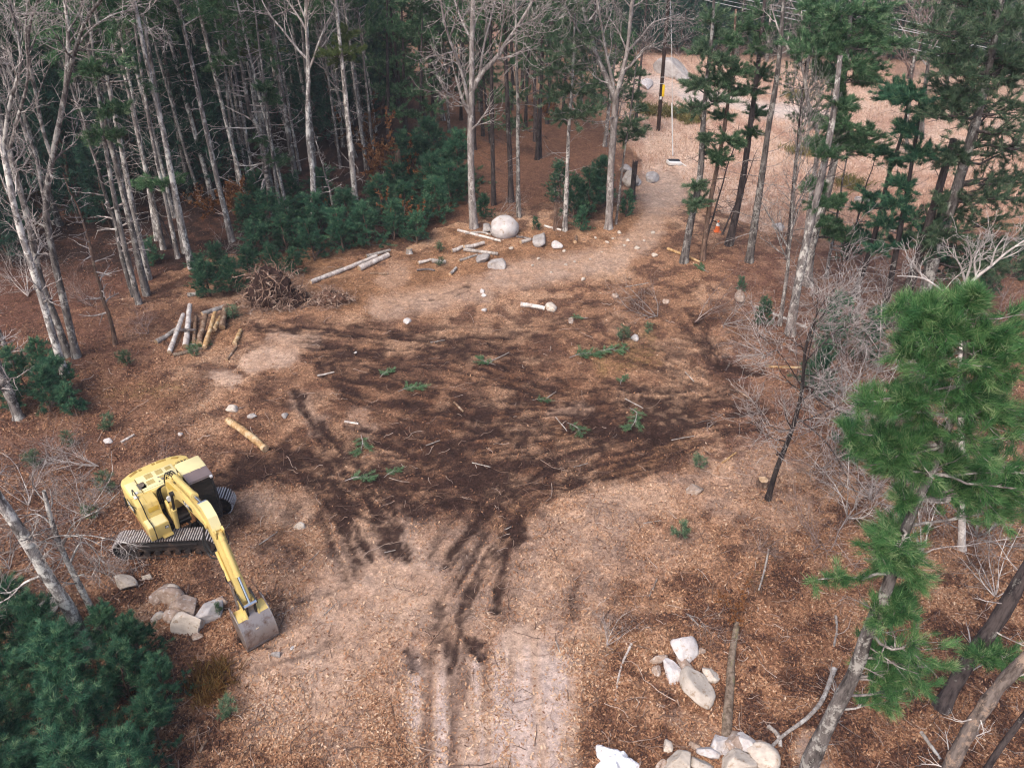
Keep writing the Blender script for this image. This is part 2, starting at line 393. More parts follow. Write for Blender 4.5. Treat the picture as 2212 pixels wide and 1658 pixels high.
def ground_fields(X, Y):
    wx = X + 0.9 * (fbm(X * .8, Y * .8, 5) - .5) + 0.5 * (fbm(X * 3, Y * 3, 9, 2) - .5)
    wy = Y + 0.9 * (fbm(X * .8, Y * .8, 6) - .5) + 0.5 * (fbm(X * 3, Y * 3, 10, 2) - .5)
    px, py = project(wx, wy)
    dx_, dy_ = project(X * .7 + wx * .3, Y * .7 + wy * .3)
    sx_, sy_ = project(X, Y)
    near = (Y < 90)
    road = sst(1330, 1480, py) * sst(845, 905, px) * (1 - sst(1215, 1290, px)) * near
    return dict(px=px, py=py, sx=sx_, sy=sy_, road=road, dark=np.where(near, np.clip(np.maximum(blob(dx_, dy_, DARK, True), blob(px, py, BLACK)), 0, 1), 0), pale=np.maximum(np.where(near, blob(px, py, PALE), 0), road * .8),
                ochre=np.where(near, blob(px, py, OCHRE), 0), moss=np.where(near, blob(px, py, MOSS), 0),
                lit=.42 + .58 * sst(.75, 1.2, np.hypot((px - 1000) / 640, (py - 1010) / 440)), field=inside(px, py, FIELD).astype(float), forest=inside(px, py, FOREST).astype(float))

def gz(X, Y):
    X = np.asarray(X, float); Y = np.asarray(Y, float)
    return (0.22 * (fbm(X * .16, Y * .16, 31, 2) - .5) + 0.10 * (fbm(X * .9, Y * .9, 32, 2) - .5)) * sst(4, 12, Y)

def lerp(a, b, t): return a * (1 - t[:, None]) + np.array(b)[None] * t[:, None]

def ground_colour(X, Y, f):
    n1 = fbm(X * .35, Y * .35, 1, 3); n2 = fbm(X * 1.3, Y * 1.3, 2, 3); n3 = fbm(X * 4, Y * 4, 3, 2)
    c = np.tile(np.array([[0.350, 0.195, 0.118]]), (len(X), 1))
    c = lerp(c, (0.500, 0.315, 0.205), sst(.45, .68, n1) * .85)
    c = lerp(c, (0.120, 0.062, 0.044), sst(.50, .64, n2) * .8)
    px, py = f['px'], f['py']
    # churned centre of the clearing is darker and redder
    cen = np.exp(-(((px - 1010) / 430) ** 2 + ((py - 905) / 190) ** 2) ** 1.5)
    c = lerp(c, (0.180, 0.085, 0.046), cen * (.25 + .55 * sst(.35, .6, n2)))
    # red-brown litter at lower right, under the trees and lower left
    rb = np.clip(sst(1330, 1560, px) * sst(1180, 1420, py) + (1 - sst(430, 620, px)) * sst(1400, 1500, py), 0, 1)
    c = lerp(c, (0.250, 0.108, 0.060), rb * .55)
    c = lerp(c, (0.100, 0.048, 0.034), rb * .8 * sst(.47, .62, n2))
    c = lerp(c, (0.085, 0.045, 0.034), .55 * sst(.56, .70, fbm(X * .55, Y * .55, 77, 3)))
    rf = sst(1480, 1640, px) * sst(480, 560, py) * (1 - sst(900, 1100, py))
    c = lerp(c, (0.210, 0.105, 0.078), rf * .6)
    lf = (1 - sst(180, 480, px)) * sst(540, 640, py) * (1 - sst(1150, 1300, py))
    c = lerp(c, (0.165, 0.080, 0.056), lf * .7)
    c = lerp(c, (0.36, 0.19, 0.095), np.clip(f['ochre'] * 1.1, 0, 1) * (.6 + .4 * n3))
    c = lerp(c, (0.20, 0.16, 0.05), f['moss'] * sst(.35, .6, n3))
    pb = f['pale'] * (.62 + .75 * (n2 - .2)) 
    c = lerp(c, (0.60, 0.43, 0.33), np.clip(pb, 0, 1))
    st = f['road']
    stripes = fbm((f['sx'] - 1030) / (f['sy'] + 900) * 95, Y * .16, 41, 2)
    c = lerp(c, (0.62, 0.49, 0.44), np.clip(st * sst(.48, .62, stripes) * .8, 0, 1))
    c = lerp(c, (0.20, 0.125, 0.095), np.clip(st * (1 - sst(.36, .46, stripes)) * .75, 0, 1))
    dk = np.clip(f['dark'] * (.7 + .7 * sst(.25, .6, n2 * .4 + n3 * .6)), 0, 1)
    c = lerp(c, (0.040, 0.020, 0.016), dk * .95)
    # dry grass field, reddish where the growth is thin
    g = f['field']
    fc = np.tile(np.array([[0.66, 0.475, 0.365]]), (len(X), 1))
    fc = lerp(fc, (0.46, 0.28, 0.205), sst(.48, .68, n1)); fc = lerp(fc, (0.72, 0.55, 0.44), sst(.5, .7, n2) * .6)
    fc = lerp(fc, (0.30, 0.15, 0.10), sst(1650, 1850, px) * sst(330, 430, py) * .7)
    fc = lerp(fc, (0.34, 0.19, 0.14), (1 - sst(110, 160, py)) * .8)
    fc = lerp(fc, (0.66, 0.56, 0.50), np.clip(blob(px, py, [GRAVEL]), 0, 1))
    c = c * (1 - g[:, None]) + fc * g[:, None]
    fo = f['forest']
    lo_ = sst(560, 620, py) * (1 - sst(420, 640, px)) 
    fl = np.tile(np.array([[0.040, 0.023, 0.020]]), (len(X), 1)); fl = lerp(fl, (0.10, 0.05, 0.036), sst(.5, .7, n2)); fl = lerp(fl, (0.15, 0.072, 0.05), lo_)  # brown forest floor, darkened in its colour to stand in for canopy shade
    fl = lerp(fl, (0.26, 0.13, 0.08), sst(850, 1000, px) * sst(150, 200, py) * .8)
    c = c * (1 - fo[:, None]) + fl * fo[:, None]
    return np.clip(c, 0.01, 0.8)

def axis(lo, hi, step, far, growth=1.25):
    a = list(np.arange(lo, hi + 1e-6, step)); s = step
    b = []
    x = hi
    while x < far: s *= growth; x += s; b.append(x)
    c = []; s = step; x = lo
    while x > -far: s *= growth; x -= s; c.append(x)
    return np.array(c[::-1] + a + b)
ax = axis(-27, 30, 0.11, 450); ay = axis(6, 58, 0.11, 600); ay = ay[ay > -60]
GX, GY = np.meshgrid(ax, ay)
gx, gy = GX.ravel(), GY.ravel()
gf = ground_fields(gx, gy)
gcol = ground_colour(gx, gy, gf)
gh = gz(gx, gy)
rough = (fbm(gx * 3.2, gy * 3.2, 21, 2) - .5)
gh = gh + rough * (0.05 + 0.13 * gf['dark']) * (1 - .8 * gf['road']) - 0.09 * gf['dark'] * (gf['dark'] > .2)
gh = gh + 0.045 * (fbm(gx * 7, gy * 7, 22, 1) - .5) * (1 - .7 * gf['road']) - .05 * gf['road'] * (1 - sst(.36, .5, fbm((gf['sx'] - 1030) / (gf['sy'] + 900) * 95, gy * .16, 41, 2)))
gh = np.where(gy > 70, gz(gx, gy), gh)
nx, ny = len(ax), len(ay)
ii = (np.arange(ny - 1)[:, None] * nx + np.arange(nx - 1)[None]).ravel()
GF = np.stack([ii, ii + 1, ii + nx + 1, ii + nx], 1)

gm, nt, b = new_mat('earth_and_litter')
ca = node(nt, 'ShaderNodeAttribute', attribute_name='col')
v1 = tex(nt, 15.0, kind='voronoi'); v2 = tex(nt, 27.0, kind='voronoi'); n1 = tex(nt, 4.5, 8, 0.8); n2 = tex(nt, 38.0, 3, 0.7); n3 = tex(nt, 1.4, 5, 0.65)
for v, a_ in ((v1, 1), (v2, 1)): v.inputs['Randomness'].default_value = 1
sp = node(nt, 'ShaderNodeSeparateColor'); nt.links.new(v1.outputs['Color'], sp.inputs[0])
r1 = ramp(nt, [(0.0, (0.50, 0.48, 0.50)), (0.4, (0.85, 0.84, 0.82)), (0.75, (1.12, 1.12, 1.12)), (1.0, (1.55, 1.6, 1.65))]); nt.links.new(sp.outputs[0], r1.inputs[0])
sp2 = node(nt, 'ShaderNodeSeparateColor'); nt.links.new(v2.outputs['Color'], sp2.inputs[0])
r2 = ramp(nt, [(0.0, (0.50, 0.48, 0.48)), (0.5, (0.95, 0.95, 0.95)), (1.0, (1.6, 1.6, 1.6))]); nt.links.new(sp2.outputs[1], r2.inputs[0])
r3 = ramp(nt, [(0.30, (0.30, 0.27, 0.29)), (0.45, (0.82, 0.81, 0.82)), (0.56, (1.10, 1.10, 1.10)), (0.72, (1.70, 1.72, 1.75))]); nt.links.new(n1.outputs[0], r3.inputs[0])
r4 = ramp(nt, [(0.3, (0.72, 0.72, 0.74)), (0.7, (1.25, 1.24, 1.22))]); nt.links.new(n3.outputs[0], r4.inputs[0])
def scaled(k):
    mm = node(nt, 'ShaderNodeMath', operation='MULTIPLY'); mm.inputs[1].default_value = k; nt.links.new(ca.outputs['Alpha'], mm.inputs[0]); return mm.outputs[0]
c = mixc(nt, scaled(.65), ca.outputs['Color'], r1.outputs[0], 'MULTIPLY')
c = mixc(nt, scaled(.6), c, r2.outputs[0], 'MULTIPLY')
c = mixc(nt, 0.8, c, r3.outputs[0], 'MULTIPLY')
c = mixc(nt, 0.8, c, r4.outputs[0], 'MULTIPLY')
nt.links.new(c, b.inputs['Base Color'])
ad = node(nt, 'ShaderNodeMath', operation='ADD'); nt.links.new(n1.outputs[0], ad.inputs[0]); nt.links.new(sp.outputs[0], ad.inputs[1])
ad2 = node(nt, 'ShaderNodeMath', operation='ADD'); nt.links.new(ad.outputs[0], ad2.inputs[0]); nt.links.new(n2.outputs[0], ad2.inputs[1])
bump(nt, b, ad2.outputs[0], 0.8, 0.05)
b.inputs['Roughness'].default_value = 0.95
gme = mesh_arrays('ground', [(np.stack([gx, gy, gh], 1), GF, 0, None)], gm)
at = gme.attributes.new('col', 'FLOAT_COLOR', 'POINT')
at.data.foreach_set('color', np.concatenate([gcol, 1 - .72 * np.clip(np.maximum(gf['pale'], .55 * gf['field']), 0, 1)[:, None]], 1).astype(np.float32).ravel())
mobj('ground', gme, kind='structure')

def Gp(px, py, dz=0.0):
    p = G(px, py); p[2] = float(gz(p[0], p[1])) + dz
    return p

def Gv(px, py):
    u = (px - 1106) / FPX; v = (829 - py) / FPX
    t = -CAM_H / (-SP + v * CP)
    return np.stack([u * t, (CP + v * SP) * t, 0 * t], 1)

# ------------------------------------------------------------------ litter lying on the ground (uncountable)
def litter(rng):
    n = 420000
    px = rng.uniform(-80, 2300, n * 2); py = 330 + (1800 - 330) * rng.random(n * 2) ** 0.75
    X = []; u = (px - 1106) / FPX; v = (829 - py) / FPX
    dz = -SP + v * CP; t = -CAM_H / dz
    X, Y = u * t, (CP + v * SP) * t
    f = ground_fields(X, Y)
    keep = (rng.random(len(X)) < f['lit'] * np.clip(1.0 - 1.05 * f['dark'] - 1.0 * np.clip(f['pale'], 0, 1), .05, 1)) & (f['field'] < .5) & (Y < 60)
    patch = fbm(X * 1.1, Y * 1.1, 51, 3)
    keep &= rng.random(len(X)) < .35 + 1.3 * sst(.35, .65, patch)
    X, Y = X[keep][:n], Y[keep][:n]; f = {k: a[keep][:n] for k, a in f.items()}
    n = len(X)
    L = rng.uniform(.025, .075, n); W = L * rng.uniform(.3, .75, n)
    yaw = rng.uniform(0, 2 * math.pi, n); tilt = rng.normal(0, .45, n); tilt2 = rng.normal(0, .45, n)
    a = np.stack([np.cos(yaw) * np.cos(tilt), np.sin(yaw) * np.cos(tilt), np.sin(tilt)], 1)
    s = np.stack([-np.sin(yaw) * np.cos(tilt2), np.cos(yaw) * np.cos(tilt2), np.sin(tilt2)], 1)
    c = np.stack([X, Y, gz(X, Y) + 0.05 * (fbm(X * 3.2, Y * 3.2, 21, 2) - .5) - .05 * f['dark'] + rng.uniform(.015, .05, n)], 1)
    V = np.stack([c - a * L[:, None], c + s * W[:, None] * .7, c + a * L[:, None], c - s * W[:, None] * .7], 1).reshape(-1, 3)
    cd = ground_colour(X, Y, f).mean(1)
    tint = np.clip(np.interp(cd, [.03, .08, .14, .22, .32, .42], [.02, .16, .33, .50, .66, .80]) + .20 * rng.normal(size=n) + .2 * (rng.random(n) > .94), 0, 1)
    return mesh_arrays('leaf_litter', [(V, np.arange(n * 4).reshape(-1, 4), 0, np.repeat(tint, 4))], M['leaves'], smooth=False)
mobj('leaf_litter', litter(np.random.default_rng(11)), kind='stuff')

def twig_litter(rng):
    n = 4200
    px = rng.uniform(-50, 2260, n * 3); py = 470 + (1750 - 470) * rng.random(n * 3) ** .8
    P0 = Gv(px, py)
    f = ground_fields(P0[:, 0], P0[:, 1])
    k = (f['field'] < .5) & (rng.random(len(px)) < np.clip(1 - .8 * f['pale'], .1, 1)) & ((P0[:, 1] < 50))
    P0 = P0[k][:n]; n = len(P0)
    yaw = rng.uniform(0, 2 * math.pi, n); L = rng.gamma(2.2, .18, n) + .12
    K = 5; pts = [P0.copy()]; p = P0.copy(); y = yaw.copy()
    for _ in range(K - 1):
        y = y + rng.normal(0, .3, n)
        p = p + np.stack([np.cos(y), np.sin(y), 0 * y], 1) * (L / (K - 1))[:, None]; pts.append(p.copy())
    P = np.stack(pts, 1)
    P[:, :, 2] = gz(P[:, :, 0], P[:, :, 1]) + .03 + .05 * np.abs(rng.normal(size=(n, K)))
    Rr = rng.uniform(.006, .016, n)[:, None] * np.linspace(1, .5, K)[None]
    V, F = tubes(P, Rr, 4)
    tint = np.repeat(rng.beta(1.3, 2.2, n), K * 4)
    return mesh_arrays('twig_litter', [(V, F, 0, tint)], leaf_mat('fallen_twigs', [(0, (0.06, 0.035, 0.03)), (.5, (.25, .16, .12)), (1, (.60, .49, .43))], vary=0, trans=0))
mobj('twig_litter', twig_litter(np.random.default_rng(12)), kind='stuff')

def field_grass(rng):
    n = 90000
    px = rng.uniform(1000, 2400, n * 2); py = 90 + 430 * rng.random(n * 2)
    P = Gv(px, py)
    f = ground_fields(P[:, 0], P[:, 1])
    road = blob(f['px'], f['py'], [GRAVEL])
    k = (f['field'] > .5) & (road < .3) & (fbm(P[:, 0] * .5, P[:, 1] * .5, 61, 3) + .25 * rng.random(len(px)) > .45)
    P = P[k][:n]; n = len(P); P[:, 2] = gz(P[:, 0], P[:, 1])
    h = rng.uniform(.12, .38, n); d = norm(np.stack([rng.normal(0, .6, n), rng.normal(0, .6, n), np.ones(n)], 1))
    s = norm(np.stack([rng.normal(size=n), rng.normal(size=n), np.zeros(n)], 1)) * rng.uniform(.015, .035, n)[:, None]
    V = np.stack([P - s, P + s, P + d * h[:, None]], 1).reshape(-1, 3)
    tint = np.repeat(np.clip(.5 + .25 * rng.normal(size=n), 0, 1), 3)
    return mesh_arrays('dry_grass', [(V, np.arange(n * 3).reshape(-1, 3), 0, tint)], M['grass_dry'], smooth=False)
mobj('dry_grass', field_grass(np.random.default_rng(13)), kind='stuff')
# ------------------------------------------------------------------ trees
def flat_limbs(P, Rd): return P.reshape(-1, P.shape[-2], 3), Rd.reshape(-1, Rd.shape[-1])

def limb_tufts(limbs, n, t0, rng):
    """points and directions along limbs"""
    N, K, _ = limbs.shape
    t = t0 + (1 - t0) * rng.random((N, n)); x = t * (K - 1); i = np.minimum(x.astype(int), K - 2); f = (x - i)[..., None]
    r_ = np.arange(N)[:, None]
    p = limbs[r_, i] * (1 - f) + limbs[r_, i + 1] * f
    d = norm(limbs[r_, i + 1] - limbs[r_, i])
    return p.reshape(-1, 3), d.reshape(-1, 3)

def pine_meshes(name, seed, H, r0, crown0, spread, n_limb, n_dead, dens, bark, leaf, ln=.26, wd=.030, dead_len=1.3, sub=5, bend=.25, k=9):
    rng = np.random.default_rng(seed)
    z = np.linspace(0, 1, 12)
    off = np.cumsum(rng.normal(0, bend / 12, (12, 2)), 0) * H * .06
    P = np.stack([off[:, 0], off[:, 1], z * H], 1)[None]
    Rd = (r0 * (1 - z) ** .8 * (1 + .35 * np.exp(-z * 40)) + .025)[None]
    parts = []
    V, F = tubes(P, Rd, 9); parts.append((V, F, 0, None))
    trunk = mesh_arrays(name + '_trunk', parts, M[bark])
    out = [('trunk', trunk)]
    parts = []
    if n_dead:
        dP, dR = spawn(P, Rd, n_dead, .12, crown0 + .1, R(84), dead_len, 5, rng, up=.1, wig=.12, rr=.13, rmin=.011, angj=.25)
        V, F = tubes(dP, dR, 4); parts.append((V, F, 0, None))
        d2, r2 = spawn(dP, dR, 3, .3, 1, R(45), dead_len * .45, 4, rng, wig=.15, rr=.7, rmin=.009)
        V, F = tubes(d2, r2, 3); parts.append((V, F, 0, None))
    lP, lR = spawn(P, Rd, n_limb, crown0, .985, R(72), spread, 6, rng, up=.25, wig=.08, rr=.4, rmin=.02, fall=.75, angj=.15)
    V, F = tubes(lP, lR, 4); parts.append((V, F, 0, None))
    sP, sR = spawn(lP, lR, sub, .3, 1, R(48), spread * .38, 4, rng, up=.25, wig=.1, rr=.6, rmin=.01)
    V, F = tubes(sP, sR, 3); parts.append((V, F, 0, None))
    out.append(('branches', mesh_arrays(name + '_branches', parts, M['twig_pale' if bark in ('bark_pale', 'bark_grey') else 'twig_dark'])))
    tp, td = limb_tufts(sP, dens, .25, rng)
    tp2, td2 = limb_tufts(lP, dens, .6, rng)
    tp = np.concatenate([tp, tp2]); td = np.concatenate([td, td2])
    tint = np.clip(.42 + .22 * rng.normal(size=len(tp)), 0, 1)
    V, F, t = tufts(tp, td, k, ln, wd, rng, spread=.75, tint=tint)
    out.append(('crown', mesh_arrays(name + '_crown', [(V, F, 0, t)], M[leaf], smooth=False)))
    return out

def sapling_meshes(name, seed, H, spread, n_limb, dens, leaf, ln=.2, wd=.03, t0=.04, sub=5, k=10, stem='bark_brown'):
    rng = np.random.default_rng(seed)
    z = np.linspace(0, 1, 7)
    P = np.stack([.03 * H * np.cumsum(rng.normal(0, .4, 7)), .03 * H * np.cumsum(rng.normal(0, .4, 7)), z * H], 1)[None]; P[:, 0, :2] = 0
    Rd = (.022 * H ** .8 * (1 - z * .85) + .008)[None]
    out = [('trunk', mesh_arrays(name + '_stem', [(*tubes(P, Rd, 6), 0, None)], M[stem]))]
    lP, lR = spawn(P, Rd, n_limb, t0, .99, R(66), spread, 6, rng, up=.45, wig=.1, rr=.45, rmin=.008, fall=.72, angj=.2)
    sP, sR = spawn(lP, lR, sub, .2, 1, R(48), spread * .38, 4, rng, up=.35, wig=.1, rr=.6, rmin=.006)
    out.append(('branches', mesh_arrays(name + '_branches', [(*tubes(lP, lR, 4), 0, None), (*tubes(sP, sR, 3), 0, None)], M['twig_dark'])))
    tp, td = limb_tufts(sP, dens, .2, rng); tp2, td2 = limb_tufts(lP, dens, .4, rng)
    tp = np.concatenate([tp, tp2]); td = np.concatenate([td, td2])
    tint = np.clip(.42 + .27 * rng.normal(size=len(tp)) + .10 * (tp[:, 2] / H - .4), 0, 1)
    V, F, t = tufts(tp, td, k, ln, wd, rng, spread=.7, tint=tint, upb=.35)
    out.append(('crown', mesh_arrays(name + '_crown', [(V, F, 0, t)], M[leaf], smooth=False)))
    return out

def bare_meshes(name, seed, H, r0, t0, bark, twig, n1=14, n2=6, n3=5, spread=.34, ang=42, rmin=.012, fork=0, up=.5, wig=.12):
    """leafless tree: trunk, limbs, twigs"""
    rng = np.random.default_rng(seed)
    z = np.linspace(0, 1, 12)
    off = np.cumsum(rng.normal(0, .5, (12, 2)), 0) * H * .012
    P = np.stack([off[:, 0], off[:, 1], z * H], 1)[None]; P[:, 0, :2] = 0
    Rd = (r0 * (1 - z) ** .9 * (1 + .3 * np.exp(-z * 40)) + .02)[None]
    out = [('trunk', mesh_arrays(name + '_trunk', [(*tubes(P, Rd, 9), 0, None)], M[bark]))]
    out.append(('limbs', limb_mesh(name, P, Rd, rng, t0, H, n1, n2, n3, spread, ang, rmin, up, wig, twig)))
    return out

def limb_mesh(name, P, Rd, rng, t0, H, n1, n2, n3, spread, ang, rmin, up, wig, twig, extra=None):
    parts = list(extra or [])
    l1, q1 = spawn(P, Rd, n1, t0, .97, R(ang), H * spread, 8, rng, up=up, wig=wig, rr=.62, rmin=rmin * 1.6, fall=.6)
    l2, q2 = spawn(l1, q1, n2, .2, 1, R(40), H * spread * .5, 6, rng, up=up * .7, wig=wig * 1.2, rr=.6, rmin=rmin * 1.2, fall=.3)
    parts += [(*tubes(l1, q1, 6), 0, None), (*tubes(l2, q2, 4), 0, None)]
    if n3:
        l3, q3 = spawn(l2, q2, n3, .2, 1, R(38), H * spread * .27, 5, rng, up=up * .5, wig=wig * 1.3, rr=.65, rmin=rmin)
        parts.append((*tubes(l3, q3, 3), 0, None))
    return mesh_arrays(name + '_limbs', parts, M[twig])

def shrub_meshes(name, seed, H, n, twig, n2=6, n3=4, ang=38, rmin=.007, leaf=None, nleaf=0):
    rng = np.random.default_rng(seed)
    P = np.array([[[0, 0, 0], [0, 0, .12]]]) ; Rd = np.full((1, 2), .05)
    a, ra = spawn(P, Rd, n, 0, 1, R(ang), H, 8, rng, up=.25, wig=.12, rr=.4, rmin=rmin * 2, angj=.35)
    b_, rb = spawn(a, ra, n2, .2, 1, R(38), H * .42, 6, rng, up=.15, wig=.15, rr=.65, rmin=rmin * 1.2)
    parts = [(*tubes(b_, rb, 3), 0, None)]
    if n3:
        c_, rc = spawn(b_, rb, n3, .3, 1, R(40), H * .2, 4, rng, wig=.15, rr=.7, rmin=rmin); parts.append((*tubes(c_, rc, 3), 0, None))
    out = [('stems', mesh_arrays(name + '_stems', [(*tubes(a, ra, 5), 0, None)], M[twig])), ('twigs', mesh_arrays(name + '_twigs', parts, M[twig]))]
    if leaf:
        tp, td = limb_tufts(b_, nleaf, .2, rng)
        V, F, t = tufts(tp, td, 4, .16, .09, rng, spread=1.2, tint=np.clip(.5 + .25 * rng.normal(size=len(tp)), 0, 1), upb=-.1)
        out.append(('leaves', mesh_arrays(name + '_leaves', [(V, F, 0, t)], M[leaf], smooth=False)))
    return out

def put(name, protos, loc, label, cat, group=None, scale=(1, 1, 1), lean=None, spin=0.0):
    e = empty(name, loc, label=label, cat=cat, group=group)
    e.rotation_mode = 'QUATERNION'
    q = Quaternion((0, 0, 1), spin)
    if lean is not None:
        q = Vector((0, 0, 1)).rotation_difference(Vector(lean).normalized()) @ q
    e.rotation_quaternion = q
    e.scale = scale
    for n, me in protos: mobj(n, me, e)
    return e

rnd = random.Random(5)
FP = [pine_meshes('forest_pine_%d' % i, 100 + i, 21, .165, c0, 2.6, nl, nd, 7, bk, 'pine', dead_len=dl, k=12)
      for i, (c0, nl, nd, bk, dl) in enumerate([(.56, 36, 26, 'bark_grey', 1.1), (.5, 38, 34, 'bark_grey', 1.5), (.62, 30, 22, 'bark_pale', 1.0), (.52, 36, 36, 'bark_pale', 1.3), (.55, 40, 30, 'bark_dark', 1.4), (.5, 46, 26, 'bark_dark', 1.2)])]
MIDP = [pine_meshes('mid_pine_%d' % i, 140 + i, 12, .16, c0, 2.3, 48, 14, 8, bk, lf, k=11, ln=.24) for i, (c0, bk, lf) in enumerate([(.25, 'bark_dark', 'pine_far'), (.35, 'bark_dark', 'pine'), (.18, 'bark_grey', 'pine'), (.3, 'bark_grey', 'pine_far')])]
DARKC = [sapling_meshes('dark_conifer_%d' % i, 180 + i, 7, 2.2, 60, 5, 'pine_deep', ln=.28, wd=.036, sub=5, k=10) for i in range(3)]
SAP = [sapling_meshes('young_pine_%d' % i, 200 + i, 3.0, 1.15, 36, 6, 'pine_dark', ln=.16, wd=.011, sub=6, k=15) for i in range(4)]
SAPB = [sapling_meshes('bright_sapling_%d' % i, 220 + i, 1.2, .6, 16, 3, 'pine_far', ln=.15, wd=.012, sub=4, k=9) for i in range(2)]
BARE = [bare_meshes('bare_tree_%d' % i, 240 + i, 17, .2, t0, bk, tw, n1=15, n2=6, n3=5, rmin=.014) for i, (t0, bk, tw) in enumerate([(.35, 'bark_grey', 'twig_pale'), (.45, 'bark_pale', 'twig_pale'), (.4, 'bark_grey', 'twig_pink'), (.3, 'bark_grey', 'bark_grey')])]
SNAG = [bare_meshes('thin_snag_%d' % i, 260 + i, 10, .085, .2, bk, tw, n1=22, n2=3, n3=0, spread=.12, ang=75, rmin=.011, up=.15) for i, (bk, tw) in enumerate([('bark_grey', 'twig_pale'), ('bark_brown', 'twig_pale'), ('bark_dark', 'twig_dark')])]
SHR = [shrub_meshes('bare_shrub_%d' % i, 280 + i, 2.6, 8, tw, n2=7, n3=5, rmin=.0036) for i, tw in enumerate(['twig_pale', 'twig_pink', 'twig_pale'])]
BEE = [shrub_meshes('beech_shrub_%d' % i, 290 + i, 2.6, 5, 'twig_pink', n2=7, n3=0, leaf='beech', nleaf=12) for i in range(2)]

def lean_tree(kind, protos, bpx, tpx, label, cat='tree', group=None, height=None, thick=1.0, name='tree', H0=21.0, r0=None, spin=None):
    """a tree whose foot is on the ground at one pixel and whose trunk passes a second one"""
    p = Gp(*bpx); q = PY(tpx[0], tpx[1], p[1])
    d = q - p
    s = (height or H0) / H0
    return put(name, protos, p - np.array([0, 0, .05]), label, cat, group, (thick * s ** .5, thick * s ** .5, s), d, rnd.uniform(0, 6.28) if spin is None else spin)

PG = 'tall bare-trunked pines along the left forest edge'
# (prototype, foot, second point, thickness, height, label)
for pr, b0, b1, th, h, lab in [
    (0, (316, 637), (236, 297), 1.0, 21, 'grey pine trunk left of the small dark pine clump by the log heap'),
    (3, (323, 604), (262, 300), .95, 21, 'lichen-spotted pine trunk just behind the grey trunk near the log heap'),
    (2, (413, 582), (284, 0), .95, 23, 'slender pale front trunk of the crossing pair left of the root ball pines'),
    (0, (400, 548), (297, 0), .8, 23, 'thinner pine trunk close behind and crossing the pale one left of the root ball'),
    (1, (355, 540), (253, 96), .8, 22, 'pine trunk with many dead twigs standing left of the crossing pair'),
    (0, (413, 437), (328, 0), .9, 22, 'straight grey pine trunk deep behind the crossing pair of trunks'),
    (0, (502, 523), (379, 0), .95, 23, 'pale pine trunk whose foot stands at the rusty leaf patch before the dark thicket'),
    (2, (533, 437), (434, 34), .85, 22, 'white-flecked pine trunk behind the orange beech shrub in the left forest'),
    (3, (625, 471), (553, 164), .75, 18, 'thin flecked pine trunk in the dark thicket between two thicker pale trunks'),
    (1, (649, 447), (577, 0), 1.1, 23, 'thick lichen-mottled pine trunk in the dark thicket with orange leaves beside it'),
    (2, (773, 488), (722, 0), .95, 22, 'white birch-like trunk in the right end of the dark forest edge thicket'),
    (0, (793, 369), (766, 171), .85, 21, 'grey pine trunk just right of the white birch-like trunk'),
    (4, (879, 318), (858, 130), .8, 20, 'dim pine trunk behind the orange beech shrub left of the central oak'),
    (4, (1067, 444), (1062, 200), .95, 20, 'brown-grey pine trunk first to the right of the central oak'),
    (4, (1104, 437), (1094, 102), 1.05, 21, 'dark brown pine trunk second to the right of the central oak'),
    (2, (1121, 468), (1114, 68), .8, 21, 'slim birch-like trunk behind the big white boulder'),
    (4, (1166, 342), (1169, 60), .85, 19, 'dark pine standing at the field edge between the two oaks'),
    (4, (1374, 260), (1390, 80), .8, 17, 'dark pine trunk at the field edge just right of the second oak'),
    (5, (1700, 560), (1735, 200), .6, 15, 'thin dark pine trunk behind the field edge boulder on the right'),
]:
    lean_tree('pine', FP[pr], b0, b1, lab, 'pine tree', None, h, th, 'pine_tree')
lean_tree('snag', SNAG[0], (581, 475), (526, 137), 'pale dead trunk with a snapped top in the dark thicket', 'dead tree', None, 13.2, 2.3, 'dead_tree', 10)
lean_tree('bare', BARE[1], (673, 482), (656, 0), 'upright grey leafless tree in the thicket with rusty leaves around its foot', 'bare tree', None, 21, .85, 'bare_tree', 17)
lean_tree('snag', SNAG[0], (731, 478), (676, 239), 'thin pale dead sapling leaning left before the birch-like trunk', 'dead tree', None, 6.5, 1.0, 'dead_tree', 10)
lean_tree('snag', SNAG[1], (249, 743), (181, 488), 'small reddish dead tree with a whorl of twigs, left of the log heap', 'dead tree', None, 9, 1.1, 'dead_tree', 10)
lean_tree('snag', SNAG[0], (290, 640), (195, 240), 'slender grey dead tree left of the pine trunk near the log heap', 'dead tree', None, 12, 1.2, 'dead_tree', 10)
lean_tree('snag', SNAG[2], (375, 535), (340, 420), 'short crooked dead sapling at the foot of the left forest pines', 'dead tree', None, 4, 1.0, 'dead_tree', 10)
lean_tree('bare', BARE[0], (957, 260), (892, 0), 'grey leafless tree leaning left behind the central oak', 'bare tree', None, 17, 1.0, 'bare_tree', 17)
lean_tree('bare', BARE[3], (1684, 702), (1729, 342), 'slim leafless tree with dark stem left of the lichened twin trunks', 'bare tree', None, 12, .6, 'bare_tree', 17)
lean_tree('snag', SNAG[2], (1560, 505), (1600, 400), 'thin dark dead sapling near the traffic cone', 'dead tree', None, 6, .8, 'dead_tree', 10)
lean_tree('snag', SNAG[2], (1520, 540), (1600, 250), 'slanting dead sapling between the two right-hand path pines', 'dead tree', None, 8, .8, 'dead_tree', 10)
lean_tree('snag', SNAG[2], (1830, 560), (1890, 330), 'thin dark crooked sapling in front of the pinkish field', 'dead tree', None, 7, .9, 'dead_tree', 10)
lean_tree('snag', SNAG[0], (1785, 600), (1845, 330), 'grey forked dead sapling right of the lichened twin trunks', 'dead tree', None, 8, 1.1, 'dead_tree', 10)
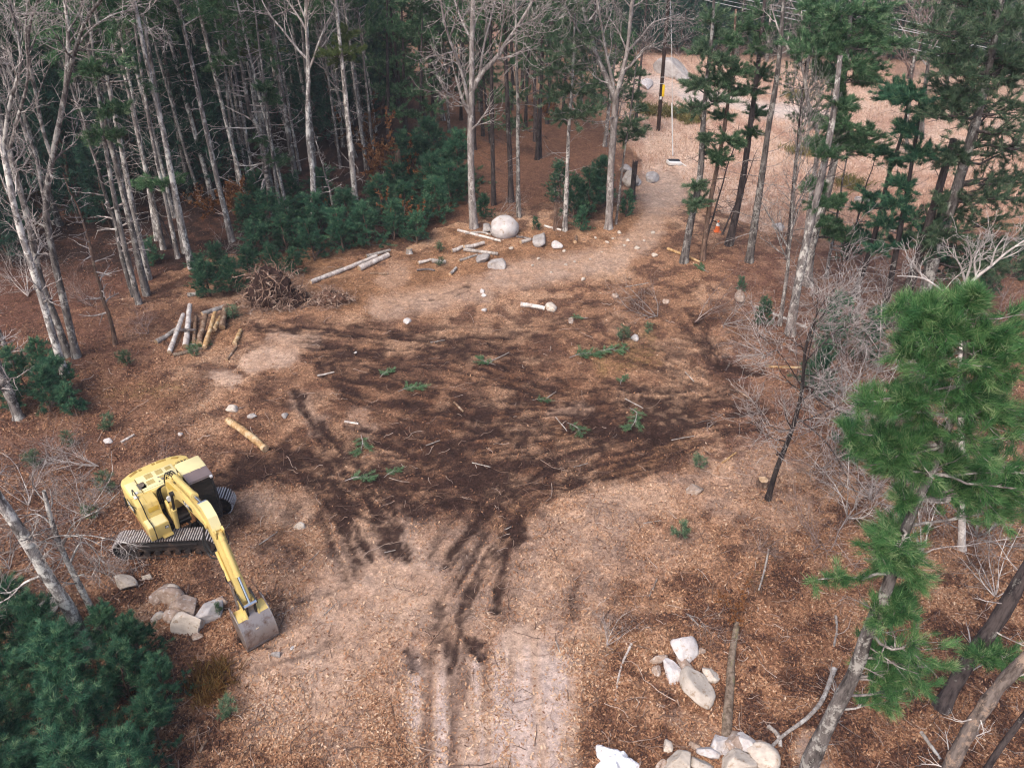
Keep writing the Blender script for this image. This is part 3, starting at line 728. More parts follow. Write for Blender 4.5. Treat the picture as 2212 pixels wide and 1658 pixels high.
lean_tree('bare', BARE[2], (1960, 330), (1980, 100), 'pinkish leafless tree behind the big right pine at the field edge', 'bare tree', None, 14, .8, 'bare_tree', 17)
lean_tree('bare', BARE[0], (1990, 300), (2010, 60), 'grey leafless tree between the two big right pines', 'bare tree', None, 17, 1.0, 'bare_tree', 17)
lean_tree('snag', SNAG[0], (1850, 700), (1880, 570), 'short grey broken stub of a tree beside the dark thin pine trunk', 'dead tree', None, 3.4, 2.2, 'dead_tree', 10)

# deep forest behind (only the upper stretch of it can be seen); too alike to tell apart
rg = np.random.default_rng(77)
def scatter(n, poly, mind, seed):
    r_ = np.random.default_rng(seed); out = []
    xs = [p[0] for p in poly]; ys = [p[1] for p in poly]
    tries = 0
    while len(out) < n and tries < n * 60:
        tries += 1
        x, y = r_.uniform(min(xs), max(xs)), r_.uniform(min(ys), max(ys))
        if not inside(np.array([x]), np.array([y]), poly)[0]: continue
        if all((x - a) ** 2 + (y - b_) ** 2 > mind ** 2 for a, b_ in out): out.append((x, y))
    return out
def world_poly(px): return [tuple(G(*p)[:2]) for p in px]
LEFT_DEEP = world_poly([(-260, 640), (120, 560), (400, 470), (560, 400), (820, 350), (840, 60), (-60, 60), (-400, 200)])
for k, (x, y) in enumerate(scatter(80, LEFT_DEEP, 3.0, 3)):
    put('pine_tree', FP[k % 5], (x, y, float(gz(x, y)) - .1), 'tall bare-trunked pine standing among many alike deep in the dark left forest', 'pine tree', 'pines deep in the left forest',
        (rg.uniform(.8, 1.1),) * 2 + (rg.uniform(.85, 1.1),), (rg.normal(0, .03), rg.normal(0, .03), 1), rg.uniform(0, 6.28))
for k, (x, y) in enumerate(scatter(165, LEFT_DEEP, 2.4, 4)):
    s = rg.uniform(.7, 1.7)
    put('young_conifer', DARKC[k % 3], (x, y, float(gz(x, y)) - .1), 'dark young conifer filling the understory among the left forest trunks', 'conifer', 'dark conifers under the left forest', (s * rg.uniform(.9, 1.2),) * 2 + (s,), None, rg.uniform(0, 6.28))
for k, (x, y) in enumerate(scatter(16, LEFT_DEEP, 5, 6)):
    put('bare_tree', BARE[k % 4], (x, y, float(gz(x, y)) - .1), 'pale leafless tree standing among the deep left forest pines', 'bare tree', 'leafless trees deep in the left forest',
        (rg.uniform(.6, .9),) * 2 + (rg.uniform(.8, 1.1),), (rg.normal(0, .05), rg.normal(0, .05), 1), rg.uniform(0, 6.28))
NEARP = world_poly([(120, 600), (330, 560), (440, 470), (560, 420), (840, 360), (840, 210), (60, 220)])
for k, (x, y) in enumerate(scatter(60, NEARP, 2.0, 23)):
    t_ = rg.uniform(.55, .85)
    put('pine_tree', FP[(2, 3, 0, 3, 1, 2)[k % 6]], (x, y, float(gz(x, y)) - .1), 'thin pale pine pole among many alike behind the left forest edge', 'pine tree', 'thin pale pines behind the left forest edge',
        (t_, t_, rg.uniform(.85, 1.08)), (rg.normal(0, .03), rg.normal(0, .03), 1), rg.uniform(0, 6.28))
CENTRE = world_poly([(850, 290), (1010, 330), (1330, 330), (1350, 230), (1180, 160), (1000, 140), (840, 160)])
for k, (x, y) in enumerate(scatter(36, CENTRE, 2.2, 8)):
    put('pine_tree', (FP[4], MIDP[1], FP[5], MIDP[3])[k % 4], (x, y, float(gz(x, y)) - .1), 'dark-trunked pine in the thin woods between the central oak and the dry field', 'pine tree', 'pines of the middle woods',
        (rg.uniform(.8, 1.0),) * 2 + (rg.uniform(.7, .95),), (rg.normal(0, .04), rg.normal(0, .04), 1), rg.uniform(0, 6.28))
FARB = world_poly([(800, 105), (1400, 112), (2600, 130), (2700, 20), (-300, 10), (-200, 60)])
for k, (x, y) in enumerate(scatter(48, FARB, 4, 9)):
    put('pine_tree', (MIDP[0], MIDP[3], FP[5], MIDP[1])[k % 4], (x, y, -.1), 'distant green pine in the woods beyond the dry field', 'pine tree', 'pines beyond the field', (rg.uniform(1, 1.5),) * 2 + (rg.uniform(.8, 1.4),), None, rg.uniform(0, 6.28))
for k, (x, y) in enumerate(scatter(120, FARB, 2.5, 10)):
    put('bare_tree', BARE[(k * 3) % 4], (x, y, -.1), 'distant grey leafless tree in the woods beyond the dry field', 'bare tree', 'leafless trees beyond the field', (rg.uniform(.7, 1),) * 2 + (rg.uniform(.6, 1),), (rg.normal(0, .06), rg.normal(0, .06), 1), rg.uniform(0, 6.28))
FARE = world_poly([(1180, 108), (1420, 118), (1900, 130), (2300, 150), (2300, 110), (1900, 95), (1180, 84)])
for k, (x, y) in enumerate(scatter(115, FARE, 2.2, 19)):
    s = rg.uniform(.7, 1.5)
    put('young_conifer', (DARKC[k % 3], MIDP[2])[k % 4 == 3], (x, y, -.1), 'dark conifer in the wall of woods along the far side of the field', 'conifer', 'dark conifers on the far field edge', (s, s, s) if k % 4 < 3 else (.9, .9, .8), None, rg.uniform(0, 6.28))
RIGHTB = world_poly([(1900, 200), (2100, 300), (2400, 420), (2800, 250), (2500, 110), (1560, 122)])
for k, (x, y) in enumerate(scatter(52, RIGHTB, 2.8, 12)):
    put('pine_tree', (MIDP[0], FP[5], MIDP[2], BARE[2], MIDP[1], BARE[0])[k % 6], (x, y, -.1), 'tree in the mixed woods at the right end of the dry field', 'tree', 'mixed trees right of the field', (rg.uniform(.8, 1.1),) * 2 + (rg.uniform(.8, 1.1),), None, rg.uniform(0, 6.28))
for k, (x, y) in enumerate(scatter(26, world_poly([(1330, 128), (1900, 150), (1900, 100), (1330, 100)]), 2.5, 13)):
    s = rg.uniform(.8, 1.4)
    put('bare_shrub', SHR[1], (x, y, -.05), 'pinkish leafless bush along the far edge of the dry field', 'bush', 'bushes on the far field edge', (s, s, s), None, rg.uniform(0, 6.28))

# ------------------------------------------------------------------ trees shaped one by one
def clump_tree(name, label, cat, path, r0, r1, clumps, leaf='pine', bark='bark_dark', ln=.22, wd=.021, k=15, dens=1.0, seed=1, dz=None, dead=0, dead_len=1.2, depth=1.0, flat=.6, twig='twig_dark', group=None, sat=0):
    rng = np.random.default_rng(seed)
    clumps = list(clumps) + [(x + rng.normal(0, .95) * r, y + rng.normal(0, .7) * r, r * rng.uniform(.5, .85)) for _ in range(sat) for x, y, r in clumps]
    b0 = Gp(*path[0]); Y = b0[1]
    pts = [b0 - np.array([0, 0, .1])] + [PY(x, y, Y + (dz[i + 1] if dz else 0)) for i, (x, y) in enumerate(path[1:])]
    P = resample(pts, 22) - b0
    z = np.linspace(0, 1, 22)
    Rd = (r0 + (r1 - r0) * z) * (1 + .35 * np.exp(-z * 45)) * (1 + .05 * rng.normal(size=22))
    e = empty(name, b0, label=label, cat=cat, group=group)
    mobj('trunk', mesh_arrays(name, [(*tubes(P, Rd, 10), 0, None)], M[bark]), e)
    parts = []; TP, TD = [], []
    if dead:
        dP, dR = spawn(P[None], Rd[None], dead, .1, .95, R(80), dead_len, 6, rng, up=.15, wig=.15, rr=.14, rmin=.010, angj=.3)
        parts.append((*tubes(dP, dR, 4), 0, None))
        d2, r2 = spawn(dP, dR, 4, .25, 1, R(42), dead_len * .45, 4, rng, wig=.15, rr=.7, rmin=.007); parts.append((*tubes(d2, r2, 3), 0, None))
    for cx, cy, cr in clumps:
        cr = cr * rng.uniform(.85, 1.35)
        # the clump hangs on a limb that leaves the trunk a little lower
        dist = math.hypot(Y, CAM_H - PY(cx, cy, Y)[2]); rad = cr / FPX * dist
        c = PY(cx, cy, Y + rng.uniform(-1, 1) * depth * rad) - b0
        i = int(np.argmin(np.linalg.norm(P[3:, 2:] - (c[2] - .25 * rad), axis=1) + .0)) + 3
        s0 = P[i]; mid = (s0 + c) / 2 + np.array([0, 0, -.1 * rad])
        lp = resample([s0, mid, c], 7) + np.vstack([np.zeros((1, 3)), rng.normal(0, .05 * rad, (6, 3))])
        lr = np.linspace(min(Rd[i] * .4, .02 + .04 * rad), .012, 7)
        parts.append((*tubes(lp, lr, 5), 0, None))
        nb = int(19 * dens)
        s1, q1 = spawn(lp[None], lr[None], nb, .35, 1, R(60), rad * 1.05, 5, rng, up=.3, wig=.14, rr=.7, rmin=.008, angj=.5)
        s1[:, :, 2] = (s1[:, :, 2] - c[2]) * (flat if flat else 1) + c[2]
        parts.append((*tubes(s1, q1, 3), 0, None))
        tp, td = limb_tufts(s1, int(11 * dens), .08, rng)
        TP.append(tp); TD.append(td)
    if parts: mobj('branches', mesh_arrays(name + '_branches', parts, M[twig]), e)
    if TP:
        TP = np.concatenate(TP); TD = np.concatenate(TD)
        zz = (TP[:, 2] - TP[:, 2].min()) / max(np.ptp(TP[:, 2]), .1)
        tint = np.clip(.46 + .27 * rng.normal(size=len(TP)), 0, 1)
        V, F, t = tufts(TP, TD, k, ln, wd, rng, spread=.5, tint=tint, upb=.3)
        mobj('crown', mesh_arrays(name + '_crown', [(V, F, 0, t)], M[leaf], smooth=False), e)
    return e

# the near pine at the right, its foot below the frame
clump_tree('white_pine', 'bright green near pine whose lichened leaning trunk leaves the bottom edge', 'pine tree',
    [(1735, 1700), (1747, 1656), (1802, 1536), (1853, 1434), (1870, 1376), (1911, 1283), (1972, 1102), (2020, 1002), (2041, 941), (2068, 873), (2085, 790), (2080, 690)], .235, .03,
    [(1930, 1140, 55), (1950, 1180, 60), (1895, 1180, 45), (1965, 1215, 45), (1915, 1225, 45), (1980, 1250, 30), (1905, 1330, 40), (1950, 1330, 40), (1920, 1400, 50), (1985, 1400, 60), (2035, 1440, 45), (1965, 1450, 45), (2005, 1480, 40), (1890, 1410, 35),
     (1830, 930, 40), (1870, 955, 50), (1915, 985, 55), (1960, 1010, 45), (1880, 1005, 35), (1850, 875, 40), (1900, 860, 50), (1960, 870, 60), (2010, 930, 55), (2010, 770, 70), (2060, 720, 70), (2005, 710, 50), (2120, 770, 75), (2180, 810, 80), (2100, 850, 75), (2180, 900, 80), (2120, 960, 75),
     (2200, 1000, 80), (2080, 1045, 55), (2150, 1060, 75), (2200, 1100, 50), (2050, 660, 42), (2170, 720, 50), (2030, 830, 60), (1990, 660, 30), (2090, 640, 30), (2230, 760, 70), (2260, 900, 90), (2260, 1060, 80)],
    leaf='pine_near', bark='bark_grey', ln=.19, wd=.0075, k=24, dens=.78, seed=301, dead=16, dead_len=1.1, depth=1.0, flat=.8, twig='twig_pale', sat=1)
clump_tree('white_pine', 'thick dark near trunk at the right edge, second from the bottom right corner', 'pine tree',
    [(2034, 1526), (2092, 1427), (2160, 1331), (2225, 1215), (2330, 1050), (2450, 850)], .225, .10, [(2330, 900, 120), (2400, 800, 130), (2180, 1420, 45), (2120, 1420, 30), (2290, 1000, 90)], leaf='pine_near', bark='bark_dark', ln=.2, wd=.013, k=14, seed=302, dead=10, depth=1.2, twig='twig_pale')
clump_tree('dead_snag', 'broken peeling dead trunk leaning right in the bottom right corner', 'dead tree',
    [(2040, 1690), (2060, 1640), (2109, 1553), (2177, 1461), (2230, 1410)], .20, .14, [], bark='bark_dead', seed=303, dead=9, dead_len=.9, twig='wood_dead')
clump_tree('thin_pine', 'thin dark sapling trunk at the very bottom right corner', 'pine tree',
    [(2120, 1680), (2150, 1630), (2212, 1546), (2290, 1440), (2400, 1280)], .085, .05, [], bark='bark_dark', seed=304, dead=10, dead_len=.6, twig='twig_dark')
# big pine top right
clump_tree('white_pine', 'huge green pine filling the top right corner, lichened trunk', 'pine tree',
    [(1978, 715), (2021, 545), (2064, 414), (2086, 342), (2111, 252), (2135, 150), (2160, 20), (2175, -60)], .36, .10,
    [(2010, 60, 70), (2060, 110, 80), (2130, 60, 90), (2190, 40, 80), (2180, 130, 90), (2090, 180, 75), (2020, 140, 50), (2150, 220, 85), (2205, 230, 70), (2060, 250, 60), (2120, 300, 70), (2190, 320, 80), (2030, 200, 45), (2060, 330, 45), (2150, 390, 65), (2205, 430, 60),
     (2100, 420, 45), (2030, 470, 40), (2060, 510, 45), (2010, 520, 35), (2150, 480, 50), (2190, 520, 45), (2100, 10, 70), (2040, -10, 70), (2240, 120, 80), (2250, 300, 80), (2140, 575, 40), (2200, 580, 45)],
    leaf='pine_far', bark='bark_grey', ln=.22, wd=.020, k=15, dens=.95, sat=1, seed=305, dead=14, dead_len=2.0, depth=1.2, twig='twig_dark', flat=.65)
# twin lichened trunks with the broad crown
clump_tree('white_pine', 'broad-crowned pine on lichened trunk, right of the forked pale tree', 'pine tree',
    [(1744, 616), (1751, 540), (1787, 414), (1808, 317), (1820, 200), (1835, 60), (1840, -40)], .28, .08,
    [(1790, 30, 55), (1850, 20, 60), (1880, 85, 55), (1805, 95, 45), (1845, 140, 45), (1785, 150, 35), (1885, 145, 35), (1820, 60, 50), (1900, 30, 45), (1790, 265, 30), (1830, 270, 40), (1880, 290, 38), (1760, 310, 28), (1850, 310, 30), (1745, 400, 22), (1800, 440, 25), (1780, 480, 30), (1815, 500, 25)],
    bark='bark_grey', ln=.22, wd=.021, k=15, dens=1.3, sat=1, seed=306, dead=14, dead_len=1.5, flat=.6)
clump_tree('white_pine', 'lichen-blotched leaning trunk whose foot stands left of its broad-crowned twin', 'pine tree',
    [(1706, 722), (1720, 633), (1740, 531), (1775, 380), (1800, 250), (1815, 120)], .24, .10, [(1770, 440, 24), (1790, 330, 26), (1830, 230, 30)], bark='bark_grey', ln=.21, wd=.020, k=15, seed=307, dead=16, dead_len=1.3)
clump_tree('white_pine', 'dark slim pine trunk with layered dark foliage, left of the thick black trunk', 'pine tree',
    [(1904, 702), (1935, 548), (1949, 470), (1965, 380), (1980, 288), (1990, 190)], .17, .06,
    [(1915, 205, 38), (1965, 205, 48), (2000, 240, 48), (1950, 280, 38), (1990, 330, 45), (1930, 440, 40), (1985, 470, 55), (1900, 480, 35), (1945, 400, 30), (1960, 520, 35), (1900, 540, 25)], leaf='pine_dark', bark='bark_dark', ln=.22, wd=.021, k=15, dens=1.3, seed=308, dead=12, flat=.5)
clump_tree('white_pine', 'thick black pine trunk with flared foot behind the bare white branches', 'pine tree',
    [(1935, 709), (1965, 616), (1986, 548), (2010, 470), (2060, 300)], .30, .14, [(2020, 540, 40), (2060, 560, 40), (2000, 490, 35), (2110, 560, 35)], leaf='pine_dark', bark='bark_dark', ln=.22, wd=.021, k=15, seed=309, dead=8, flat=.5)
clump_tree('white_pine', 'dark pine trunk leaning right among dark foliage in front of the field', 'pine tree',
    [(1843, 640), (1873, 562), (1895, 486), (1920, 378), (1949, 288), (1965, 200)], .16, .06, [(1940, 190, 35), (1900, 330, 25), (1935, 350, 28), (1870, 420, 25), (1860, 450, 28), (1880, 510, 30)], leaf='pine_dark', bark='bark_dark', ln=.22, wd=.021, k=15, seed=310, dead=10, flat=.5)
# pines beside the path
clump_tree('white_pine', 'scarred pine trunk right beside the path bend with a light green crown', 'pine tree',
    [(1477, 566), (1492, 480), (1510, 396), (1520, 252), (1530, 150), (1538, 72), (1543, -20)], .24, .07,
    [(1540, 40, 32), (1520, 110, 32), (1560, 130, 36), (1525, 175, 42), (1555, 215, 42), (1500, 235, 32), (1545, 75, 30), (1500, 180, 26), (1575, 180, 30), (1505, 400, 26), (1495, 440, 24), (1515, 430, 24), (1530, 300, 16)], leaf='pine_far', bark='bark_grey', ln=.21, wd=.020, k=15, dens=1.2, seed=311, dead=16, dead_len=1.3, flat=.55)
clump_tree('white_pine', 'slim brown pine just right of the scarred path pine, dark layered foliage', 'pine tree',
    [(1517, 562), (1525, 500), (1535, 432), (1553, 342), (1571, 234), (1582, 130), (1590, 20)], .16, .06,
    [(1565, 160, 36), (1590, 200, 32), (1560, 250, 26), (1575, 300, 36), (1545, 330, 26), (1600, 150, 30), (1580, 90, 28), (1560, 345, 24), (1595, 310, 20)], leaf='pine', bark='bark_brown', ln=.21, wd=.020, k=15, dens=1.15, seed=312, dead=12, flat=.45)
clump_tree('white_pine', 'black-trunked pine near the traffic cone with a narrow dark crown', 'pine tree',
    [(1574, 529), (1600, 414), (1621, 270), (1639, 126), (1650, 20), (1655, -30)], .24, .08,
    [(1630, 100, 42), (1650, 160, 38), (1620, 195, 32), (1640, 240, 28), (1610, 60, 38), (1660, 60, 35), (1625, 290, 20), (1645, 20, 35)], leaf='pine', bark='bark_dark', ln=.21, wd=.020, k=15, dens=1.2, seed=313, dead=14, flat=.5)
clump_tree('bare_tree', 'tall lichened bare trunk with stubby limbs left of the round field boulder', 'bare tree',
    [(1618, 565), (1632, 470), (1646, 378), (1661, 270), (1679, 162), (1687, 80), (1693, 0), (1700, -60)], .24, .08, [], bark='bark_grey', seed=314, dead=26, dead_len=2.3, twig='twig_pale')
clump_tree('white_pine', 'light green pine with a white slim trunk and drooping dead lower limbs between the oaks', 'pine tree',
    [(1220, 499), (1225, 380), (1229, 273), (1236, 180), (1240, 80), (1244, 0)], .17, .05,
    [(1235, 80, 42), (1200, 150, 48), (1260, 145, 48), (1230, 195, 46), (1270, 70, 34), (1190, 205, 36), (1245, 245, 36), (1210, 110, 40), (1280, 190, 30), (1280, 240, 26), (1240, 20, 36), (1215, 250, 28)], leaf='pine_far', bark='bark_pale', ln=.21, wd=.020, k=15, dens=1.25, seed=315, dead=22, dead_len=1.9, twig='twig_pale', flat=.6)
clump_tree('white_pine', 'thin young pine close to the right side of the second oak, sparse foliage', 'pine tree',
    [(1330, 485), (1338, 420), (1347, 342), (1358, 270), (1366, 210), (1374, 140)], .09, .04,
    [(1370, 205, 28), (1362, 265, 34), (1350, 295, 28), (1385, 285, 24), (1372, 160, 24), (1385, 235, 22)], leaf='pine_far', bark='bark_grey', ln=.2, wd=.02, k=14, dens=1.1, seed=316, dead=14, flat=.45)
clump_tree('white_pine', 'dense green pine crown high above the birch-like trunk behind the boulder', 'pine tree',
    [(1160, 345), (1168, 200), (1175, 60), (1180, -20)], .2, .06, [(1170, 60, 46), (1190, 110, 38), (1150, 140, 36), (1180, 10, 50), (1140, 90, 36), (1110, 200, 34), (1080, 210, 36), (1065, 260, 30), (1100, 265, 28), (1200, 60, 36)], leaf='pine', bark='bark_dark', ln=.22, wd=.021, k=15, seed=317, dead=8, flat=.6)
clump_tree('white_pine', 'leafy green pine left of the central oak before the pale field gap', 'pine tree',
    [(840, 330), (838, 200), (836, 90), (836, 0)], .2, .06, [(830, 60, 48), (850, 130, 44), (822, 200, 42), (870, 60, 38), (800, 140, 40), (870, 190, 36), (795, 60, 45), (840, 0, 50), (860, 240, 30)], leaf='pine', bark='bark_dark', ln=.24, wd=.024, k=14, seed=318, dead=8, flat=.6)
clump_tree('white_pine', 'green pine just left of the central oak, lower crown', 'pine tree',
    [(905, 330), (908, 220), (910, 120), (912, 40)], .17, .05, [(900, 130, 38), (920, 180, 34), (890, 200, 34), (925, 80, 34), (900, 60, 36), (940, 230, 28), (890, 250, 26)], leaf='pine', bark='bark_dark', ln=.24, wd=.024, k=14, seed=319, dead=8, flat=.6)
# foliage sprays of the left forest edge
for i, (lab, path, cl, lf, r0) in enumerate([
    ('slim pine with low green sprays before the left forest, foot near the reddish dead tree', [(300, 655), (262, 500), (225, 300), (200, 100), (185, -30)], [(205, 150, 28), (232, 240, 40), (215, 295, 32), (262, 232, 26), (190, 60, 30), (250, 290, 20)], 'pine', .15),
    ('slim pine with one drooping green spray at mid trunk, left forest edge', [(385, 560), (360, 440), (335, 330), (300, 120), (280, -30)], [(320, 388, 24), (355, 392, 28), (290, 396, 24), (385, 385, 18)], 'pine', .14),
    ('slim pine with two green sprays low on the trunk inside the dark thicket', [(612, 480), (596, 390), (580, 260), (560, 100), (545, -30)], [(588, 335, 28), (572, 190, 24), (604, 345, 22), (560, 300, 18), (590, 215, 22)], 'pine', .13),
    ('pine with a broad yellow-green crown near the upper edge of the left forest', [(585, 400), (565, 250), (545, 100), (535, 0)], [(540, 75, 44), (500, 92, 36), (565, 55, 34), (530, 110, 30), (580, 110, 26), (520, 40, 30)], 'pine_yellow', .15),
    ('pine with flat dark green crown layers left of the yellow-green crown', [(520, 430), (500, 290), (485, 140), (475, 20)], [(475, 128, 34), (445, 22, 40), (505, 25, 36), (490, 140, 24), (460, 150, 22)], 'pine', .15),
    ('yellow-green pine tuft round the upper stem of a white birch-like trunk', [(770, 480), (752, 300), (738, 150), (728, 40), (725, -10)], [(738, 90, 30), (712, 118, 26), (760, 108, 28), (735, 125, 24), (750, 70, 24)], 'pine_yellow', .12)]):
    clump_tree('white_pine', lab, 'pine tree', path, r0, .05, cl, leaf=lf, bark='bark_grey', ln=.21, wd=.020, k=15, dens=1.1, seed=330 + i, dead=18, dead_len=1.2, flat=.5, twig='twig_pale')

def branch_tree(name, label, path, r0, r1, limbs, seed, bark='bark_oak', twig='bark_oak', n1=6, t0=.55, n2=5, n3=5, rmin=.012, L=3.0, cat='bare tree', drift=1.5, up=.4, nl=5, ends=1.0, dz=None):
    """leafless tree: trunk and main limbs from traced lines, twigs grown on them"""
    rng = np.random.default_rng(seed)
    b0 = Gp(*path[0]); Y = b0[1]
    P = resample([b0 - np.array([0, 0, .1])] + [PY(x, y, Y + (dz[i] if dz else 0)) for i, (x, y) in enumerate(path[1:])], 20) - b0
    z = np.linspace(0, 1, 20); Rd = (r0 + (r1 - r0) * z) * (1 + .4 * np.exp(-z * 30)) * (1 + .04 * rng.normal(size=20))
    e = empty(name, b0, label=label, cat=cat)
    mobj('trunk', mesh_arrays(name, [(*tubes(P, Rd, 12), 0, None)], M[bark]), e)
    allP, allR = [], []
    for pts, ra, rb in limbs:
        dr = rng.uniform(-1, 1) * drift
        n = len(pts)
        y0 = Y
        q = np.array([PY(x, y, Y + dr * (i / max(n - 1, 1)) ** 1.3) for i, (x, y) in enumerate(pts)]) - b0
        allP.append(resample(q, 12)); allR.append(np.linspace(ra, rb, 12) * (1 + .05 * rng.normal(size=12)))
    parts = []
    tw = []
    if allP:
        A, B = np.stack(allP), np.stack(allR)
        l2, q2 = spawn(A, B, nl, .2, .98, R(42), L, 7, rng, up=up, wig=.16, rr=.5, rmin=rmin * 1.3, fall=.3)
        for i in range(len(A)):
            mobj('limb', mesh_arrays(name + '_limb', [(*tubes(A[i:i + 1], B[i:i + 1], 8), 0, None), (*tubes(l2[i * nl:(i + 1) * nl], q2[i * nl:(i + 1) * nl], 5), 0, None)], M[bark]), e)
        tw.append((l2, q2))
    if n1:
        l1, q1 = spawn(P[None], Rd[None], n1, t0, .98, R(50), L * .8, 7, rng, up=up, wig=.16, rr=.4, rmin=rmin * 1.3)
        parts.append((*tubes(l1, q1, 5), 0, None)); tw.append((l1, q1))
    if parts: mobj('branches', mesh_arrays(name + '_branches', parts, M[bark]), e)
    tp = []
    for l, q in tw:
        a, ra = spawn(l, q, n2, .2, 1, R(42), L * .5, 5, rng, up=up * .6, wig=.18, rr=.65, rmin=rmin)
        tp.append((*tubes(a, ra, 3), 0, None))
        if n3:
            c_, rc = spawn(a, ra, n3, .25, 1, R(40), L * .25, 4, rng, up=up * .4, wig=.18, rr=.7, rmin=rmin * .8)
            tp.append((*tubes(c_, rc, 3), 0, None))
    if tp: mobj('twigs', mesh_arrays(name + '_twigs', tp, M[twig]), e)
    return e

branch_tree('oak_tree', 'tall forked leafless oak left of the big white boulder', [(1024, 492), (1019, 420), (1017, 342), (1017, 239), (1019, 188), (1019, 102), (1022, 0), (1024, -80)], .26, .11,
    [([(1018, 200), (1036, 164), (1077, 120), (1098, 85), (1111, 68), (1152, 0), (1180, -50)], .17, .05), ([(1014, 230), (1005, 188), (991, 137), (971, 85), (957, 34), (950, -40)], .13, .05), ([(1014, 245), (998, 212), (990, 185), (984, 164)], .13, .06),
     ([(1036, 164), (1045, 100), (1060, 40), (1075, -20)], .09, .04), ([(1111, 68), (1120, 58), (1135, 66), (1142, 73)], .05, .02), ([(1019, 90), (1000, 50), (985, 10), (975, -40)], .08, .04), ([(971, 85), (985, 40), (990, 0)], .06, .03), ([(1077, 120), (1085, 60), (1092, 0)], .06, .03)],
    401, n1=4, t0=.3, L=3.2, rmin=.016, drift=2.5, twig='twig_pale')
branch_tree('oak_tree', 'broad pale oak with a wide fork standing at the path bend', [(1314, 495), (1317, 440), (1319, 376), (1326, 273), (1330, 212)], .26, .19,
    [([(1330, 215), (1316, 181), (1289, 120), (1268, 51), (1255, 0), (1248, -50)], .17, .07), ([(1330, 212), (1343, 164), (1354, 113), (1364, 17), (1370, -40)], .17, .07), ([(1330, 215), (1322, 170), (1310, 120), (1300, 60), (1290, 0), (1285, -40)], .12, .05),
     ([(1289, 120), (1255, 75), (1235, 40), (1215, 0)], .08, .03), ([(1354, 113), (1385, 80), (1410, 50), (1440, 40), (1470, 30)], .08, .03), ([(1343, 164), (1370, 130), (1400, 100), (1430, 110)], .07, .03), ([(1268, 51), (1290, 20), (1300, -30)], .06, .03), ([(1316, 181), (1290, 170), (1270, 150)], .05, .02), ([(1364, 17), (1390, 0), (1410, -30)], .06, .03)],
    402, n1=2, t0=.5, L=3.0, rmin=.016, drift=2.5, twig='twig_pale')
branch_tree('bare_tree', 'grey forked tree third from the left edge, wide fork high above a reddish dead limb', [(166, 773), (140, 660), (118, 565), (99, 444), (113, 342), (135, 230), (143, 188)], .18, .10,
    [([(143, 188), (147, 68), (140, 0), (136, -50)], .11, .05), ([(141, 195), (165, 100), (191, 34), (218, 0), (240, -40)], .10, .04), ([(99, 444), (85, 380), (79, 342), (45, 260), (17, 195), (0, 150)], .09, .04), ([(113, 342), (95, 290), (75, 190), (60, 100), (70, 30), (90, -20)], .09, .04),
     ([(165, 100), (200, 60), (250, 30), (290, 20)], .05, .02), ([(75, 190), (50, 130), (30, 60)], .05, .02), ([(147, 68), (170, 30), (185, -20)], .05, .02)],
    403, bark='bark_grey', twig='twig_pale', n1=5, t0=.3, L=2.2, rmin=.011, drift=1.5)
branch_tree('birch_tree', 'white lichened birch-like trunk at far left, foot in the small dark pine thicket', [(142, 814), (110, 710), (82, 616), (34, 461), (7, 325), (-25, 180), (-50, 60)], .17, .09,
    [([(7, 325), (20, 230), (45, 120), (30, 40), (10, -20)], .09, .04), ([(34, 461), (10, 400), (-20, 330)], .05, .02)], 404, bark='bark_pale', twig='twig_pale', n1=10, t0=.2, L=1.8, rmin=.010)
branch_tree('bare_tree', 'dark grey trunk between the white birch-like trunk and the forked grey tree', [(147, 770), (125, 700), (92, 616), (61, 478), (20, 325), (0, 246), (-30, 120)], .17, .09, [([(20, 325), (40, 250), (60, 170), (55, 60), (60, 0)], .08, .03)], 405, bark='bark_grey', twig='twig_pale', n1=8, t0=.3, L=1.8, rmin=.010)
branch_tree('bare_tree', 'bare dark trunk cut by the left edge above the small pine thicket', [(41, 903), (20, 850), (0, 804), (-40, 700)], .22, .16, [], 406, bark='bark_grey', twig='twig_pale', n1=4, t0=.2, L=1.5, rmin=.008)
branch_tree('bare_tree', 'pale thin trunk cut by the left edge beside the small pine thicket', [(31, 790), (12, 750), (0, 722), (-30, 650)], .12, .08, [], 407, bark='bark_grey', twig='twig_pale', n1=4, t0=.2, L=1.2, rmin=.008)
branch_tree('bare_tree', 'leaning grey trunk with lichen rising out of the big pine thicket to the left edge', [(190, 1395), (143, 1304), (99, 1239), (51, 1157), (7, 1092), (-50, 1000), (-110, 880)], .20, .12,
    [([(99, 1239), (50, 1260), (20, 1290), (-20, 1310)], .04, .012), ([(143, 1304), (100, 1340), (60, 1370), (20, 1385)], .025, .008), ([(70, 1190), (110, 1160), (180, 1160), (240, 1190)], .025, .008)], 408, bark='bark_pale', twig='twig_pale', n1=6, t0=.2, L=1.1, rmin=.006, drift=.8, up=.1)
branch_tree('bare_tree', 'second leaning stem beside the lichened trunk, spreading pale twigs towards the digger', [(216, 1370), (195, 1310), (171, 1263), (133, 1184), (110, 1120), (95, 1060)], .12, .05,
    [([(140, 1195), (135, 1165), (180, 1155), (240, 1165), (300, 1178)], .03, .008), ([(150, 1215), (180, 1170), (210, 1195), (215, 1230)], .025, .008), ([(133, 1184), (160, 1130), (215, 1100), (260, 1060)], .03, .008), ([(120, 1140), (80, 1110), (20, 1130)], .025, .008), ([(160, 1240), (130, 1270), (100, 1330)], .02, .007), ([(133, 1184), (100, 1170), (40, 1180)], .02, .007)], 409, bark='bark_pale', twig='twig_pale', n1=8, t0=.35, L=1.2, rmin=.0055, drift=.9, up=.1)
